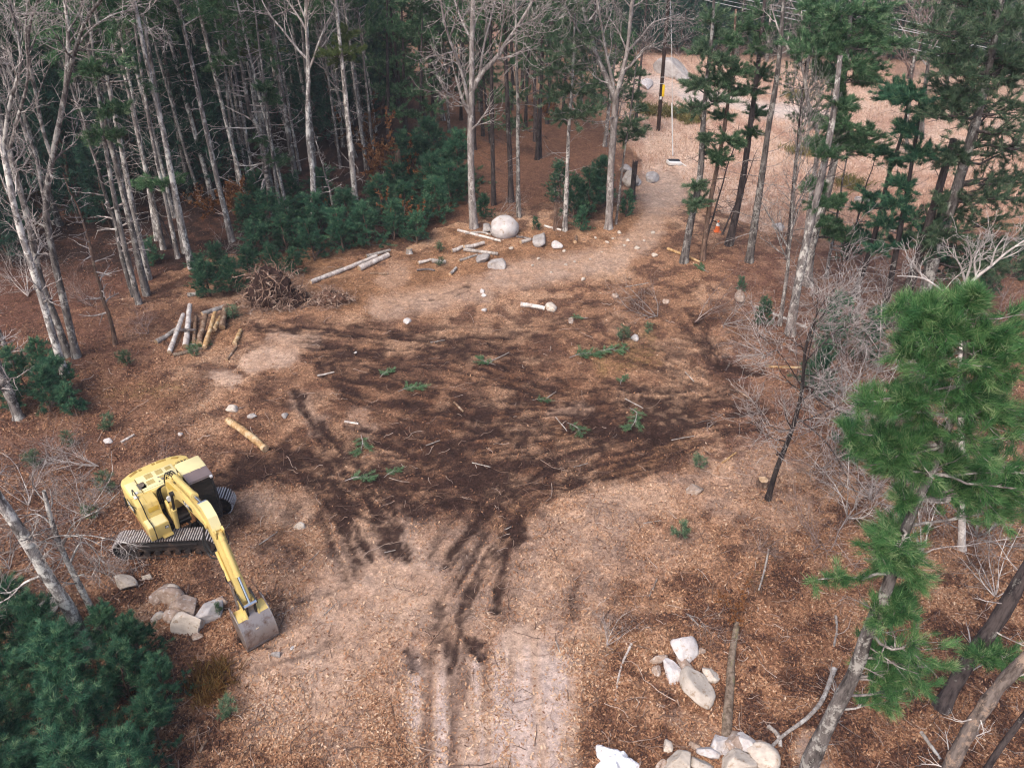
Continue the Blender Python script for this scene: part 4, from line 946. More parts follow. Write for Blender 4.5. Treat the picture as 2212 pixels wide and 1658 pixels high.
branch_tree('bare_tree', 'crooked forked tree with pale limbs, right of the stubby bare trunk', [(1735, 560), (1752, 420), (1765, 284), (1745, 220), (1740, 180)], .17, .10,
    [([(1740, 180), (1730, 140), (1704, 108), (1680, 60), (1665, 10)], .08, .03), ([(1740, 180), (1745, 130), (1735, 80), (1730, 0)], .07, .03), ([(1765, 290), (1790, 230), (1800, 170), (1790, 120)], .07, .03), ([(1730, 140), (1760, 110), (1770, 60)], .05, .02), ([(1704, 108), (1690, 115), (1670, 120)], .04, .02)], 410, bark='twig_pale', twig='twig_pale', n1=5, t0=.4, L=1.6, rmin=.011)
branch_tree('dead_tree', 'twisted bleached white dead treetop behind the bright near pine', [(2080, 1185), (2078, 980), (2075, 800), (2085, 644), (2085, 610)], .12, .06,
    [([(2085, 625), (2109, 599), (2140, 575), (2175, 545), (2212, 520)], .05, .02), ([(2085, 610), (2075, 575), (2065, 555), (2062, 540)], .04, .015), ([(2078, 655), (2040, 630), (1990, 600), (1938, 596)], .04, .012), ([(2109, 599), (2105, 560), (2120, 530)], .035, .012), ([(2085, 610), (2098, 560), (2090, 520)], .04, .012), ([(2000, 604), (1975, 575), (1972, 555)], .025, .01), ([(2140, 575), (2150, 540), (2170, 510)], .03, .01)],
    411, bark='wood_dead', twig='wood_dead', n1=2, t0=.8, L=.9, rmin=.008, up=.5, nl=4, n2=4, n3=3)
branch_tree('dead_tree', 'leaning black-stemmed dead tree by the round stump, pale twigs fanning upward', [(1658, 1078), (1679, 1009), (1706, 941), (1730, 856), (1744, 736), (1760, 690)], .11, .035,
    [([(1720, 900), (1780, 950), (1830, 1030), (1860, 1090)], .03, .008), ([(1735, 830), (1790, 880), (1850, 900)], .03, .008), ([(1735, 840), (1690, 770), (1650, 730)], .025, .007), ([(1744, 740), (1780, 650), (1830, 600)], .025, .007), ([(1715, 925), (1690, 930), (1640, 900)], .02, .006), ([(1740, 780), (1800, 720), (1850, 690)], .025, .007), ([(1738, 800), (1760, 700), (1770, 610)], .025, .007)],
    412, bark='bark_dark', twig='twig_pale', n1=16, t0=.3, L=2.0, rmin=.009, up=.3, drift=1.2, nl=7)

# ------------------------------------------------------------------ young pines and bushes
def sap(px, py, h, label, group=None, dark=True, wide=1.0, cat='young pine', name='young_pine'):
    pr = SAP[rnd.randrange(4)] if dark else SAPB[rnd.randrange(2)]
    s = h / (3.0 if dark else 1.2)
    return put(name, pr, Gp(px, py, -.05), label, cat, group, (s * wide, s * wide, s), (rnd.gauss(0, .06), rnd.gauss(0, .06), 1), rnd.uniform(0, 6.28))
for px, py, h in [(40, 1400, 2.6), (110, 1440, 2.6), (240, 1400, 1.7), (310, 1420, 1.9), (60, 1520, 2.2), (170, 1530, 3.0), (280, 1520, 2.2), (365, 1510, 1.7), (30, 1640, 3.0), (130, 1680, 2.1), (240, 1640, 2.9), (345, 1600, 1.8), (-40, 1500, 2.8), (-50, 1700, 2.8), (60, 1760, 2.8), (200, 1780, 2.8), (310, 1720, 2.4), (-60, 1380, 2.4)]:
    sap(px, py, h, 'dark green young pine in the thicket filling the bottom left corner', 'young pines of the bottom left thicket', wide=1.15)
for px, py, h in [(60, 850, 2.2), (110, 890, 2.2), (150, 850, 2.0), (30, 890, 1.8), (170, 900, 1.6), (90, 810, 1.8)]:
    sap(px, py, h, 'dark young pine in the small thicket at the foot of the white birch-like trunk', 'young pines under the birch-like trunk', wide=1.2)
for px, py, h in [(455, 640, 2.6), (500, 630, 2.6), (540, 600, 2.2), (435, 610, 2.2), (600, 585, 2.2), (640, 590, 2.0), (560, 560, 3.0), (620, 550, 3.0), (680, 560, 3.2), (740, 545, 3.4), (800, 530, 3.4), (850, 520, 3.2), (900, 525, 2.6), (690, 510, 3.6), (760, 495, 3.6), (830, 480, 3.8), (590, 500, 3.4), (640, 520, 3.4),
                  (880, 480, 3.6), (920, 490, 2.6), (950, 470, 3.6), (540, 500, 3.0), (480, 590, 2.4), (560, 450, 3.4), (700, 450, 3.6), (860, 440, 3.6), (970, 440, 3.6), (640, 460, 3.4), (930, 430, 4.0), (330, 570, 2.0), (900, 400, 5.0), (950, 390, 5.5), (985, 400, 5.0), (1010, 440, 3.2), (1045, 470, 2.0)]:
    sap(px, py, h * .78, 'dark young pine in the forest edge thicket behind the root ball and logs', 'young pines of the forest edge thicket', wide=1.35)
for px, py, h in [(1240, 480, 3.0), (1270, 465, 3.2), (1285, 440, 3.4), (1210, 440, 2.8), (1255, 500, 1.6), (1160, 497, .9), (1350, 470, 1.8)]:
    sap(px, py, h, 'dark young pine in the clump between the white slim pine and the path-bend oak', 'young pines between the oaks', wide=1.1)
for px, py, h, lab in [(1650, 700, 1.6, 'small dark pine bush by the pale fallen pole, right edge of the clearing'), (1600, 630, .9, 'low green bush below the black-trunked pine'), (1790, 760, 3.0, 'green young pine behind the pinkish bare bush on the right'), (1850, 780, 3.0, 'green young pine right of the pinkish bare bush'),
                       (1760, 850, 2.6, 'young pine half hidden in the pale twigs right of the clearing'), (1830, 560, 2.2, 'young pine beside the lichened twin trunks'), (2120, 640, 2.6, 'young pine behind the bleached dead treetop'), (2180, 600, 3.0, 'young pine at the right edge beneath the huge top right pine'), (1960, 760, 2.0, 'young pine left of the bright near pine crown'), (1820, 990, 2.2, 'young pine under the left arm of the bright near pine')]:
    sap(px, py, h, lab)
for px, py, h, lab in [(1470, 1165, .8, 'lone bright green seedling pine on the right side of the clearing'), (1345, 740, .9, 'olive green tuft beside the small pale stone in the clearing'), (950, 545, .7, 'tiny seedling pine standing beside the split logs'), (952, 575, .6, 'low seedling pine below the split logs'), (505, 690, .8, 'green sprig at the right end of the log heap'),
                       (230, 1060, .9, 'small green seedling pine left of the digger'), (500, 1540, .7, 'yellow-green plant beside the rusty fern'), (150, 960, .7, 'small green seedling pine below the left thicket'), (240, 930, .8, 'seedling pine by the grey sticks left of the pale log'), (75, 1010, .9, 'green seedling pine near the left edge above the bare twigs'), (275, 790, .9, 'low green seedling left of the log heap foot'),
                       (420, 770, .7, 'green seedling at the lower end of the log heap'), (470, 1330, .5, 'small dark seedling beside the digger boulders'), (1400, 720, .6, 'small olive tuft right of the pale stone'), (200, 1120, .7, 'green plant close behind the digger tracks'), (1510, 1010, .7, 'thin pale green seedling near the leaning black stem')]:
    sap(px, py, h, lab, dark=False, wide=1.1, cat='seedling', name='seedling_pine')
for px, py, s, lab in [(490, 470, 1.2, 'orange-brown beech shrub behind the pale trunks of the left forest'), (530, 450, 1.1, 'rusty beech shrub right of the pale trunk in the left forest'), (690, 440, .8, 'rust-coloured beech shrub at the foot of the upright grey leafless tree'), (830, 390, 1.5, 'large orange beech shrub left of the central oak'), (865, 400, 1.5, 'orange beech shrub round a broken brown stem left of the central oak'),
                       (870, 500, .9, 'brown-leaved shrub in front of the forest edge thicket'), (800, 320, 1.3, 'orange-brown shrub deep behind the white birch-like trunk'), (1180, 260, 1.2, 'red-brown leafy shrub before the field between the oaks'), (1590, 1320, .35, 'small tuft of rust-red leaves above the fallen mossy log')]:
    put('beech_shrub', BEE[rnd.randrange(2)], Gp(px, py), lab, 'shrub', None, (s, s, s), None, rnd.uniform(0, 6.28))
for px, py, s, i, lab in [(60, 1090, .9, 0, 'bare pale bush at the left edge above the leaning lichened trunk'), (180, 1110, .8, 0, 'bare pale bush just left of the digger body'), (110, 1000, .7, 1, 'bare pinkish bush left of the digger near the seedlings'), (20, 1230, .8, 0, 'bare bush at the left edge beside the cream boulder'), (230, 1240, .6, 2, 'pale twiggy bush touching the near track of the digger'),
                          (200, 660, 1.0, 1, 'pinkish bare bush at the foot of the grey left forest trunks'), (60, 640, 1.1, 2, 'bare bush between the leftmost trunks'), (320, 720, .6, 1, 'low bare bush left of the log heap'),
                          (1800, 800, 1.5, 1, 'large pinkish bare bush at the right edge of the clearing'), (1870, 720, 1.3, 0, 'grey bare bush right of the pinkish bare bush'), (1850, 900, 1.4, 0, 'pale bare bush left of the bright near pine'), (1930, 880, 1.3, 2, 'bare bush just behind the left arm of the bright near pine'), (1880, 1080, 1.3, 0, 'pale bare bush under the left arm of the near pine'), (1990, 1200, 1.3, 2, 'bare tangled bush behind the trunk of the near pine'),
                          (2110, 1160, 1.4, 0, 'pale tangled bush below the crown of the near pine'), (1960, 1010, 1.2, 0, 'bare white-twigged bush in the gap of the near pine crown'), (1780, 1010, 1.0, 1, 'pinkish bush right of the leaning black stem'), (1770, 1180, .9, 1, 'thin reddish bush left of the near pine trunk'), (2150, 1290, 1.0, 2, 'bare bush beside the thick dark near trunk'), (1720, 640, .8, 1, 'bare bush at the foot of the lichened twin trunks'),
                          (1780, 680, .9, 0, 'grey bush right of the lichened twin trunks'), (2000, 780, 1.3, 0, 'bare bush behind the top of the near pine'), (2150, 700, 1.4, 1, 'bare bush at the right edge behind the near pine'), (2110, 560, 1.0, 1, 'pinkish bush beyond the bleached dead treetop'), (1240, 460, .8, 0, 'thin bare bush by the slim white pine'), (1340, 440, .7, 1, 'bare bush by the path-bend oak'), (1640, 1190, .5, 1, 'low reddish brush on the right side of the clearing'), (1820, 850, 1.4, 0, 'tall grey twiggy bush in the middle of the right-hand brush'), (1900, 800, 1.4, 2, 'twiggy bush left of the bleached dead treetop'), (1880, 960, 1.2, 0, 'pale bush between the two left arms of the near pine'), (1830, 1120, 1.1, 2, 'spreading pale bush low at the left of the near pine'), (1750, 930, 1.0, 0, 'pale bush around the leaning black stem')]:
    put('bare_shrub', SHR[i], Gp(px, py, -.05), lab, 'bush', None, (s * 1.1, s * 1.1, s), None, rnd.uniform(0, 6.28))
# low green and rusty growth
def fronds(rng, n, r, h, leaf):
    b_ = np.stack([rng.normal(0, r, n), rng.normal(0, r, n), np.zeros(n)], 1)
    d = norm(np.stack([rng.normal(0, .7, n), rng.normal(0, .7, n), np.ones(n)], 1))
    V, F, t = tufts(b_, d, 7, h, h * .09, rng, spread=.5)
    V[:, 2] = np.abs(V[:, 2])
    return mesh_arrays('fronds', [(V, F, 0, t)], M[leaf], smooth=False)
FR = {k: fronds(np.random.default_rng(500 + i), 90, .3, .42, k) for i, k in enumerate(['fern', 'grass_green', 'pine'])}
for px, py, s, lf, nm, cat, lab in [(455, 1470, 1.0, 'fern', 'fern_clump', 'fern', 'rusty fern clump right of the bottom left thicket'), (450, 1500, .7, 'fern', 'fern_clump', 'fern', 'smaller rusty fern clump just below the larger one'), (1460, 245, 3.2, 'grass_green', 'grass_clump', 'grass', 'wide olive grass patch right of the utility pole foot'), (1390, 240, 2.6, 'grass_green', 'grass_clump', 'grass', 'olive grass patch left of the utility pole foot'),
    (1500, 260, 2.2, 'grass_green', 'grass_clump', 'grass', 'yellowish olive grass patch by the scarred path pine'), (1735, 330, 2.2, 'grass_green', 'grass_clump', 'grass', 'olive grass tuft in the dry field behind the crooked forked tree'), (1830, 400, 2.0, 'grass_green', 'grass_clump', 'grass', 'yellow-green grass patch in the field under the broad-crowned pine'), (1715, 210, 2.2, 'grass_green', 'grass_clump', 'grass', 'olive grass patch on the far field edge')]:
    put(nm, [('fronds', FR[lf])], Gp(px, py), lab, cat, None, (s, s, s if lf == 'fern' else .8 + s * .3), None, rnd.uniform(0, 6.28))
# ------------------------------------------------------------------ boulders and stones
def rock_mat(name, a, c, stain, amt=.58):
    m, nt, b = new_mat(name)
    n = tex(nt, 1.7, 6, .7); r = ramp(nt, [(.33, a), (.62, c)]); nt.links.new(n.outputs[0], r.inputs[0])
    n2 = tex(nt, 2.6, 4, .7, (1, 1.4, .8)); r2 = ramp(nt, [(amt, (0, 0, 0)), (amt + .1, (1, 1, 1))]); nt.links.new(n2.outputs[0], r2.inputs[0])
    k = mixc(nt, r2.outputs[0], r.outputs[0], stain)
    oi = node(nt, 'ShaderNodeObjectInfo'); mr = node(nt, 'ShaderNodeMapRange'); mr.inputs[3].default_value = .85; mr.inputs[4].default_value = 1.12
    nt.links.new(oi.outputs['Random'], mr.inputs[0])
    hs = node(nt, 'ShaderNodeHueSaturation'); nt.links.new(mr.outputs[0], hs.inputs['Value']); nt.links.new(k, hs.inputs['Color'])
    nt.links.new(hs.outputs[0], b.inputs['Base Color'])
    n3 = tex(nt, 14, 5, .75); bump(nt, b, n3.outputs[0], .5, .03)
    return m
M['rock_white'] = rock_mat('pale_granite', (.42, .38, .375), (.62, .585, .575), (.38, .29, .22), .58)
M['rock_cream'] = rock_mat('cream_granite', (.42, .36, .31), (.60, .53, .465), (.34, .25, .18), .56)
M['rock_tan'] = rock_mat('earth_stained_stone', (.24, .165, .125), (.44, .34, .28), (.52, .47, .44), .55)
M['rock_grey'] = rock_mat('grey_stone', (.26, .23, .22), (.46, .43, .42), (.30, .25, .20), .58)

def rock_mesh(name, seed, mat, cuts=9, sub=4, rough=.08, omin=.42):
    rng = np.random.default_rng(seed)
    bm = bmesh.new(); bmesh.ops.create_icosphere(bm, subdivisions=sub, radius=1.0)
    V = np.array([v.co[:] for v in bm.verts])
    for _ in range(cuts):
        n = norm(rng.normal(size=3)); o = rng.uniform(omin, max(.80, omin + .2))
        d = V @ n - o
        V = np.where(d[:, None] > 0, V - d[:, None] * n * .985, V)
    V /= np.abs(V).max(0)
    V += norm(V) * (rough * (fbm(V[:, 0] * 2 + 5, V[:, 1] * 2 + V[:, 2] * 1.7, seed, 3) - .5))[:, None] * 2
    for v, c in zip(bm.verts, V): v.co = c
    me = bpy.data.meshes.new(name); bm.to_mesh(me); bm.free()
    for p in me.polygons: p.use_smooth = True
    me.materials.append(M[mat]); return me
_rk = [0]
def rock(px, py, wpx, hpx, mat, label, group=None, name='boulder', cat='boulder', flat=.72, yaw=None, cuts=9, sub=4, sink=.30, tilt=(0, 0), omin=.42):
    """a stone about wpx wide whose middle is seen at the pixel"""
    _rk[0] += 1
    p = Gp(px, py); dist = math.hypot(math.hypot(p[0], p[1]), CAM_H)
    a = wpx / FPX * dist / 2
    el = math.atan2(CAM_H, math.hypot(p[0], p[1]))
    # the picture height comes from depth*sin + height*cos
    hh = hpx / FPX * dist / 2
    c = a * flat
    bdep = math.sqrt(max(hh ** 2 - (c * math.cos(el)) ** 2, (.45 * a) ** 2)) / math.sin(el)
    bdep = min(bdep, 2.2 * a)
    me = rock_mesh(name, 900 + _rk[0], mat, cuts, sub, omin=omin)
    q = Gp(px, py + hpx * .12)
    o = mobj(name, me, label=label, cat=cat, group=group)
    o.location = (q[0], q[1], q[2] + c * (1 - sink * 1.2) * .55)
    o.scale = (a * 1.12, bdep * 1.1, c * 1.1)
    o.rotation_euler = (tilt[0], tilt[1], rnd.uniform(-.25, .25) if yaw is None else yaw)
    return o
rock(1090, 498, 54, 50, 'rock_white', 'big rounded white boulder with a tan flank at the forest edge', flat=.9, cuts=6, sink=.1, omin=.80)
for a in [
    (270, 1262, 46, 28, 'rock_cream', 'pointed cream boulder beside an upright stick, left of the boulder heap'), (345, 1281, 32, 40, 'rock_tan', 'brown leftmost boulder of the heap by the bucket'), (369, 1291, 50, 32, 'rock_tan', 'long pinkish boulder on top of the heap by the bucket'),
    (370, 1275, 28, 14, 'rock_cream', 'small flat pale stone at the upper edge of the heap by the bucket'), (403, 1311, 44, 44, 'rock_tan', 'blocky brown boulder in the middle of the heap by the bucket'), (379, 1309, 20, 20, 'rock_tan', 'small brown stone wedged left of the blocky brown boulder'),
    (454, 1319, 48, 64, 'rock_white', 'upright white boulder nearest to the bucket'), (376, 1328, 34, 30, 'rock_tan', 'pinkish boulder at the head of the long slab by the thicket'), (413, 1348, 66, 42, 'rock_cream', 'long pale slab lying along the edge of the bottom left thicket'),
    (345, 1328, 28, 26, 'rock_cream', 'cream stone half under the bottom left thicket'), (479, 1304, 24, 18, 'rock_tan', 'small brown stone between the white boulder and the stick of the digger'), (106, 1307, 42, 34, 'rock_cream', 'cream boulder left of the leaning lichened trunk'), (424, 1374, 26, 14, 'rock_tan', 'low stone under the tip of the long pale slab'), (318, 1246, 20, 10, 'rock_cream', 'small flat pinkish stone above the boulder heap'),
    (1475, 1395, 52, 58, 'rock_white', 'tall angular white boulder at the top of the right-hand trio'), (1479, 1435, 26, 42, 'rock_tan', 'narrow grey-brown stone under the tall angular white boulder'), (1449, 1447, 36, 44, 'rock_white', 'tapering pale boulder left of the narrow grey-brown stone'), (1507, 1479, 62, 76, 'rock_cream', 'largest pale boulder of the right-hand group, split by a ridge'),
    (1534, 1455, 32, 32, 'rock_cream', 'rounded tan boulder right of the largest pale one'), (1421, 1421, 36, 18, 'rock_tan', 'low yellowish stone left of the tall angular boulder'), (1420, 1448, 22, 20, 'rock_tan', 'small sunken stone left of the tapering pale boulder'), (1513, 1409, 20, 14, 'rock_tan', 'small brown stone right of the tall angular boulder'),
    (1440, 1609, 22, 24, 'rock_cream', 'small split cream stone by itself above the bottom row of boulders'), (1465, 1650, 60, 44, 'rock_cream', 'large rounded cream boulder cut by the bottom edge'), (1515, 1655, 42, 34, 'rock_cream', 'cream boulder cut by the bottom edge, right of the rounded one'), (1429, 1651, 26, 22, 'rock_tan', 'tan stone left of the rounded cream boulder at the bottom edge'),
    (1529, 1625, 40, 30, 'rock_white', 'pale boulder left of the angular white one in the bottom heap'), (1553, 1606, 40, 44, 'rock_white', 'angular white boulder at the upper left of the bottom heap'), (1571, 1626, 24, 18, 'rock_white', 'small pale stone at the middle of the bottom heap'), (1581, 1604, 42, 52, 'rock_tan', 'pinkish boulder at the lower end of the fallen mossy log'),
    (1611, 1606, 42, 40, 'rock_white', 'rounded pinkish-white boulder at the upper right of the bottom heap'), (1592, 1648, 68, 40, 'rock_cream', 'broad pale boulder at the bottom edge below the heap'), (1643, 1637, 62, 52, 'rock_cream', 'mossy cream boulder at the right end of the bottom heap, a branch lying across'), (1499, 1609, 24, 16, 'rock_tan', 'flat tan stone half sunk left of the bottom heap'), (1640, 1610, 26, 18, 'rock_tan', 'brownish stone behind the mossy cream boulder'),
    (1168, 518, 30, 34, 'rock_grey', 'flat pale slab leaning right of the big white boulder'), (1052, 495, 26, 16, 'rock_grey', 'grey stone just left of the big white boulder'), (1072, 574, 36, 20, 'rock_grey', 'flat grey triangular slab below the split logs'), (1044, 562, 28, 14, 'rock_grey', 'flat grey slab left of the triangular one'), (1204, 531, 24, 14, 'rock_white', 'low white stone right of the leaning slab'),
    (1679, 490, 27, 22, 'rock_white', 'round white boulder alone in the reddish field on the right'), (1452, 158, 52, 24, 'rock_grey', 'pale domed boulder beyond the gravel road'), (1470, 172, 26, 12, 'rock_grey', 'low pale stone right below the domed boulder beyond the road'), (1360, 388, 34, 42, 'rock_cream', 'yellowish boulder behind the dark broken post'), (1348, 368, 26, 20, 'rock_grey', 'grey boulder behind the yellowish one by the oak'),
    (1374, 393, 20, 18, 'rock_grey', 'dark grey stone right of the dark broken post'), (1407, 386, 28, 15, 'rock_grey', 'flat grey stone on the grass left of the path'), (1921, 494, 14, 14, 'rock_white', 'small white stone among the dark right-hand pines'), (1862, 432, 26, 12, 'rock_grey', 'pale flat stone in the field behind the dark crowned pines'), (1395, 186, 26, 8, 'rock_white', 'flat pale stone on the gravel road left of the pole'),
    (1370, 728, 16, 17, 'rock_white', 'pale round stone beside the olive tuft in the clearing'), (1043, 630, 11, 9, 'rock_white', 'upper of two touching white stones in the upper clearing'), (1045, 638, 12, 9, 'rock_white', 'lower of two touching white stones in the upper clearing'), (880, 695, 17, 10, 'rock_white', 'whitish stone at the end of the upper dark track'), (1045, 671, 12, 7, 'rock_white', 'small white stone below the two touching ones'),
    (1501, 1058, 34, 28, 'rock_tan', 'pinkish crumbly stone left of the leaning black stem'), (650, 1138, 26, 12, 'rock_cream', 'pale flat stone in the mud right of the digger boom'), (545, 898, 18, 10, 'rock_grey', 'grey round stone above the single pale log'), (616, 896, 14, 12, 'rock_grey', 'small grey stone right of the other grey one above the pale log'), (502, 886, 24, 10, 'rock_cream', 'pinkish flat stone above the head of the pale log'), (391, 937, 11, 8, 'rock_white', 'small white stone left of the pale log'),
    (235, 952, 16, 8, 'rock_white', 'pale little stone left in the brown litter behind the digger'), (599, 1416, 20, 9, 'rock_grey', 'grey chip-like stone below the digger bucket'), (633, 1399, 8, 11, 'rock_white', 'tiny white stone right below the bucket'), (768, 760, 7, 5, 'rock_white', 'tiny white stone in the dark wheel track'), (1330, 640, 16, 10, 'rock_tan', 'brown stone in the rough earth of the upper right clearing'), (1437, 652, 15, 12, 'rock_tan', 'round brown stone left of the lying dead branches'),
    (1600, 640, 22, 26, 'rock_tan', 'split pale woody lump at the upper end of the pale fallen pole'), (1232, 692, 13, 17, 'rock_tan', 'ochre lump standing in the rough earth'), (1190, 668, 26, 15, 'rock_cream', 'yellow-brown lump at the right end of the pale bark log')]:
    nm = 'stone' if a[2] < 25 else 'boulder'
    rock(*a, name=nm, cat=nm, sub=4 if a[2] > 30 else 3)
for px, py, wd in [(1410, 503, 9), (1339, 504, 10), (1311, 525, 9), (1287, 516, 7), (1376, 536, 12), (1218, 543, 7), (1163, 560, 7), (1223, 573, 9), (1240, 566, 7), (1324, 517, 6), (1348, 532, 7), (1415, 551, 14), (1357, 521, 9), (1259, 605, 11), (1105, 537, 11), (1300, 545, 5), (1190, 590, 6), (1275, 560, 5), (1392, 520, 6), (1150, 575, 6)]:
    rock(px, py, wd, wd * .6, 'rock_cream', 'little pale stone scattered along the brown path bend', 'little stones on the path bend', 'stone', 'stone', sub=2)

# ------------------------------------------------------------------ logs and sticks
M['cut_wood'] = bark_mat('cut_wood_face', (.32, .20, .11), (.52, .37, .24), (.62, .50, .36), .6)
M['log_white'] = bark_mat('pale_log_bark', (.34, .28, .25), (.58, .52, .48), (.70, .66, .62), .55, vary=.1)
M['log_grey'] = bark_mat('grey_log_bark', (.20, .17, .155), (.38, .34, .31), (.52, .49, .46), .56, vary=.1)
M['log_brown'] = bark_mat('brown_log_bark', (.12, .07, .045), (.28, .18, .12), (.44, .34, .26), .58, vary=.15)
M['log_ochre'] = bark_mat('stripped_ochre_log', (.28, .15, .065), (.52, .34, .17), (.62, .47, .30), .56, vary=.1)
M['log_moss'] = bark_mat('mossy_log_bark', (.10, .07, .05), (.26, .20, .155), (.20, .18, .09), .60, vary=.05)

def log(pts, dpx, mat, label, z=0.0, zs=None, taper=.85, name='log', cat='log', group=None, cuts=True, wob=.14, seed=0, S=10, sink=.15):
    """a log through ground pixels; z lifts it, zs gives a height at every point"""
    rng = np.random.default_rng(int(pts[0][0] * 7 + pts[0][1] * 13 + seed))
    w0 = [Gp(*p) for p in pts]
    dist = np.linalg.norm(w0[0] - np.array([0, 0, CAM_H])); r = dpx / FPX * dist / 2
    for i, p in enumerate(w0): p[2] += r * (1 - sink) + (zs[i] if zs else z)
    # lift moves the picture point up, so pull the foot back along the ray
    for i, p in enumerate(w0):
        hgt = (zs[i] if zs else z) + r * .5
        q = G(*pts[i], hgt); p[0], p[1] = q[0], q[1]
    P = resample(w0, 14); c = P.mean(0)
    P = P - c + np.cumsum(rng.normal(0, wob * r, (14, 3)), 0) * .35
    Rr = r * np.linspace(1, taper, 14) * (1 + .06 * rng.normal(size=14))
    V, F = tubes(P, Rr, S)
    e = mobj(name, mesh_arrays(name, [(V, F, 0, None)], M[mat]), label=label, cat=cat, group=group)
    e.location = c
    for k, idx in ((0, 0), (1, 13)):
        ring = V[idx * S:(idx + 1) * S]; ctr = ring.mean(0, keepdims=True)
        d = norm(P[idx] - P[1 if idx == 0 else 12]) * r * .06
        vv = np.concatenate([ring * 1.0, ctr + d]); ff = np.array([[i, (i + 1) % S, S] for i in range(S)])
        if idx: ff = ff[:, ::-1]
        mobj('cut_face', mesh_arrays('cut_face', [(vv, ff, 0, None)], M['cut_wood'] if cuts else M[mat], smooth=False), e)
    return e
log([(671, 609), (742, 581), (813, 553)], 10, 'log_white', 'longest white log right of the root ball')
log([(775, 579), (838, 551)], 13, 'log_white', 'thick short white log at the upper end of the long white one')
log([(680, 600), (739, 574)], 6, 'log_brown', 'thin brown log just behind the longest white log')
log([(791, 553), (843, 540)], 7, 'log_grey', 'grey log against the thicket behind the two white logs', z=.15)
log([(800, 588), (838, 590)], 5, 'log_brown', 'short pinkish stick log below the thick white log')
log([(366, 762), (397, 679)], 10, 'log_white', 'white crooked log leaning across the left of the log heap', zs=[.0, .35])
log([(401, 750), (410, 660)], 12, 'log_white', 'cream straight log standing out in the middle of the log heap', zs=[.05, .35])
log([(337, 739), (384, 708)], 11, 'log_grey', 'grey log with a dark cut end at the left foot of the log heap')
log([(431, 743), (444, 683)], 12, 'log_brown', 'brown log with a black cut end right of the cream one', zs=[.1, .35])
log([(442, 751), (466, 677)], 10, 'log_ochre', 'ochre stripped log in the right half of the log heap', zs=[.1, .4])
log([(463, 712), (476, 683)], 10, 'log_ochre', 'short ochre log behind the long ochre one', z=.2)
log([(480, 709), (489, 662)], 13, 'log_brown', 'thick brown rotten log at the right end of the log heap', zs=[.05, .3])
log([(437, 679), (487, 660)], 10, 'log_grey', 'grey log lying crosswise along the top of the log heap', z=.35)
log([(419, 740), (421, 683)], 8, 'log_brown', 'dark brown log between the cream and brown ones', z=.1)
log([(390, 714), (423, 712)], 6, 'twig_dark', 'thin dark log crossing the middle of the log heap', z=.45, cuts=False)
log([(507, 745), (519, 716)], 10, 'log_ochre', 'ochre stub log right of the log heap')
log([(490, 779), (511, 750)], 6, 'log_brown', 'thin brown log below the ochre stub')
log([(375, 768), (420, 757), (445, 750)], 8, 'log_moss', 'mossy low log under the foot of the log heap')
log([(492, 908), (530, 936), (574, 971)], 14, 'log_ochre', 'single stripped pale log lying alone above the digger', taper=1.0)
log([(405, 637), (427, 634)], 9, 'log_grey', 'short grey log beside the low dark pines')
log([(976, 543), (1000, 536)], 9, 'log_white', 'short pale log at the left of the split logs')
log([(1003, 537), (1046, 526)], 9, 'log_white', 'upper pale log of the crossing pair below the big boulder', z=.1)
log([(1002, 541), (1040, 546), (1076, 550)], 8, 'log_grey', 'lower grey log of the crossing pair below the big boulder')
log([(903, 568), (932, 562)], 7, 'log_white', 'left half of the broken log by the seedling pines')
log([(934, 564), (963, 567)], 10, 'log_grey', 'thicker right half of the broken log by the seedling pines')
log([(992, 564), (1031, 551)], 6, 'log_grey', 'thin grey log pointing down-left below the crossing pair')
log([(972, 594), (986, 581)], 7, 'log_grey', 'little grey log lowest among the split logs')
log([(1124, 526), (1146, 519)], 9, 'log_white', 'short white log right of the big boulder')
log([(1116, 512), (1150, 517)], 5, 'twig_dark', 'dark charred stick behind the short white log', cuts=False)
log([(989, 497), (1030, 508), (1083, 523)], 6, 'log_white', 'long pale pole running down to the big white boulder')
log([(1005, 505), (1040, 503), (1060, 508)], 5, 'log_grey', 'grey stick crossing the long pale pole')
log([(1176, 489), (1213, 499)], 5, 'log_white', 'pale stick at the foot of the slim white pine')
log([(1242, 525), (1245, 511)], 7, 'log_brown', 'brown stub log on the path side near the oak')
log([(900, 583), (925, 582), (938, 585)], 5, 'twig_dark', 'dark curved stick under the broken log', cuts=False)
log([(1442, 537), (1475, 550), (1511, 567)], 6, 'log_ochre', 'tan pole at the foot of the path pines')
log([(1631, 661), (1690, 685), (1745, 711)], 6, 'log_white', 'pale fallen pole behind the small dark pine bush')
log([(1591, 1345), (1579, 1407), (1571, 1487), (1563, 1592)], 12, 'log_moss', 'mossy fallen trunk sunk in leaves above the bottom boulder heap', taper=1.5, sink=.75, S=12, wob=.25)
log([(1802, 1444), (1770, 1520), (1740, 1552), (1700, 1580), (1624, 1660)], 9, 'log_grey', 'long crooked fallen branch running down to the mossy cream boulder', taper=.6, name='fallen_branch', cat='branch', z=.05, cuts=False)
log([(1660, 1567), (1680, 1585), (1686, 1612)], 9, 'log_grey', 'short bent grey branch above the mossy cream boulder', name='fallen_branch', cat='branch', cuts=False)
log([(1805, 1331), (1808, 1360), (1802, 1396)], 5, 'log_grey', 'slim curved branch left of the near pine trunk', name='fallen_branch', cat='branch', cuts=False)
log([(1364, 1389), (1345, 1430), (1335, 1470), (1330, 1512)], 5, 'log_white', 'pale crooked branch left of the right-hand boulders', name='fallen_branch', cat='branch', cuts=False)
log([(1660, 1188), (1652, 1230), (1638, 1276)], 4, 'log_grey', 'thin stick on the leaves right of the seedling pine', name='fallen_branch', cat='branch', cuts=False)
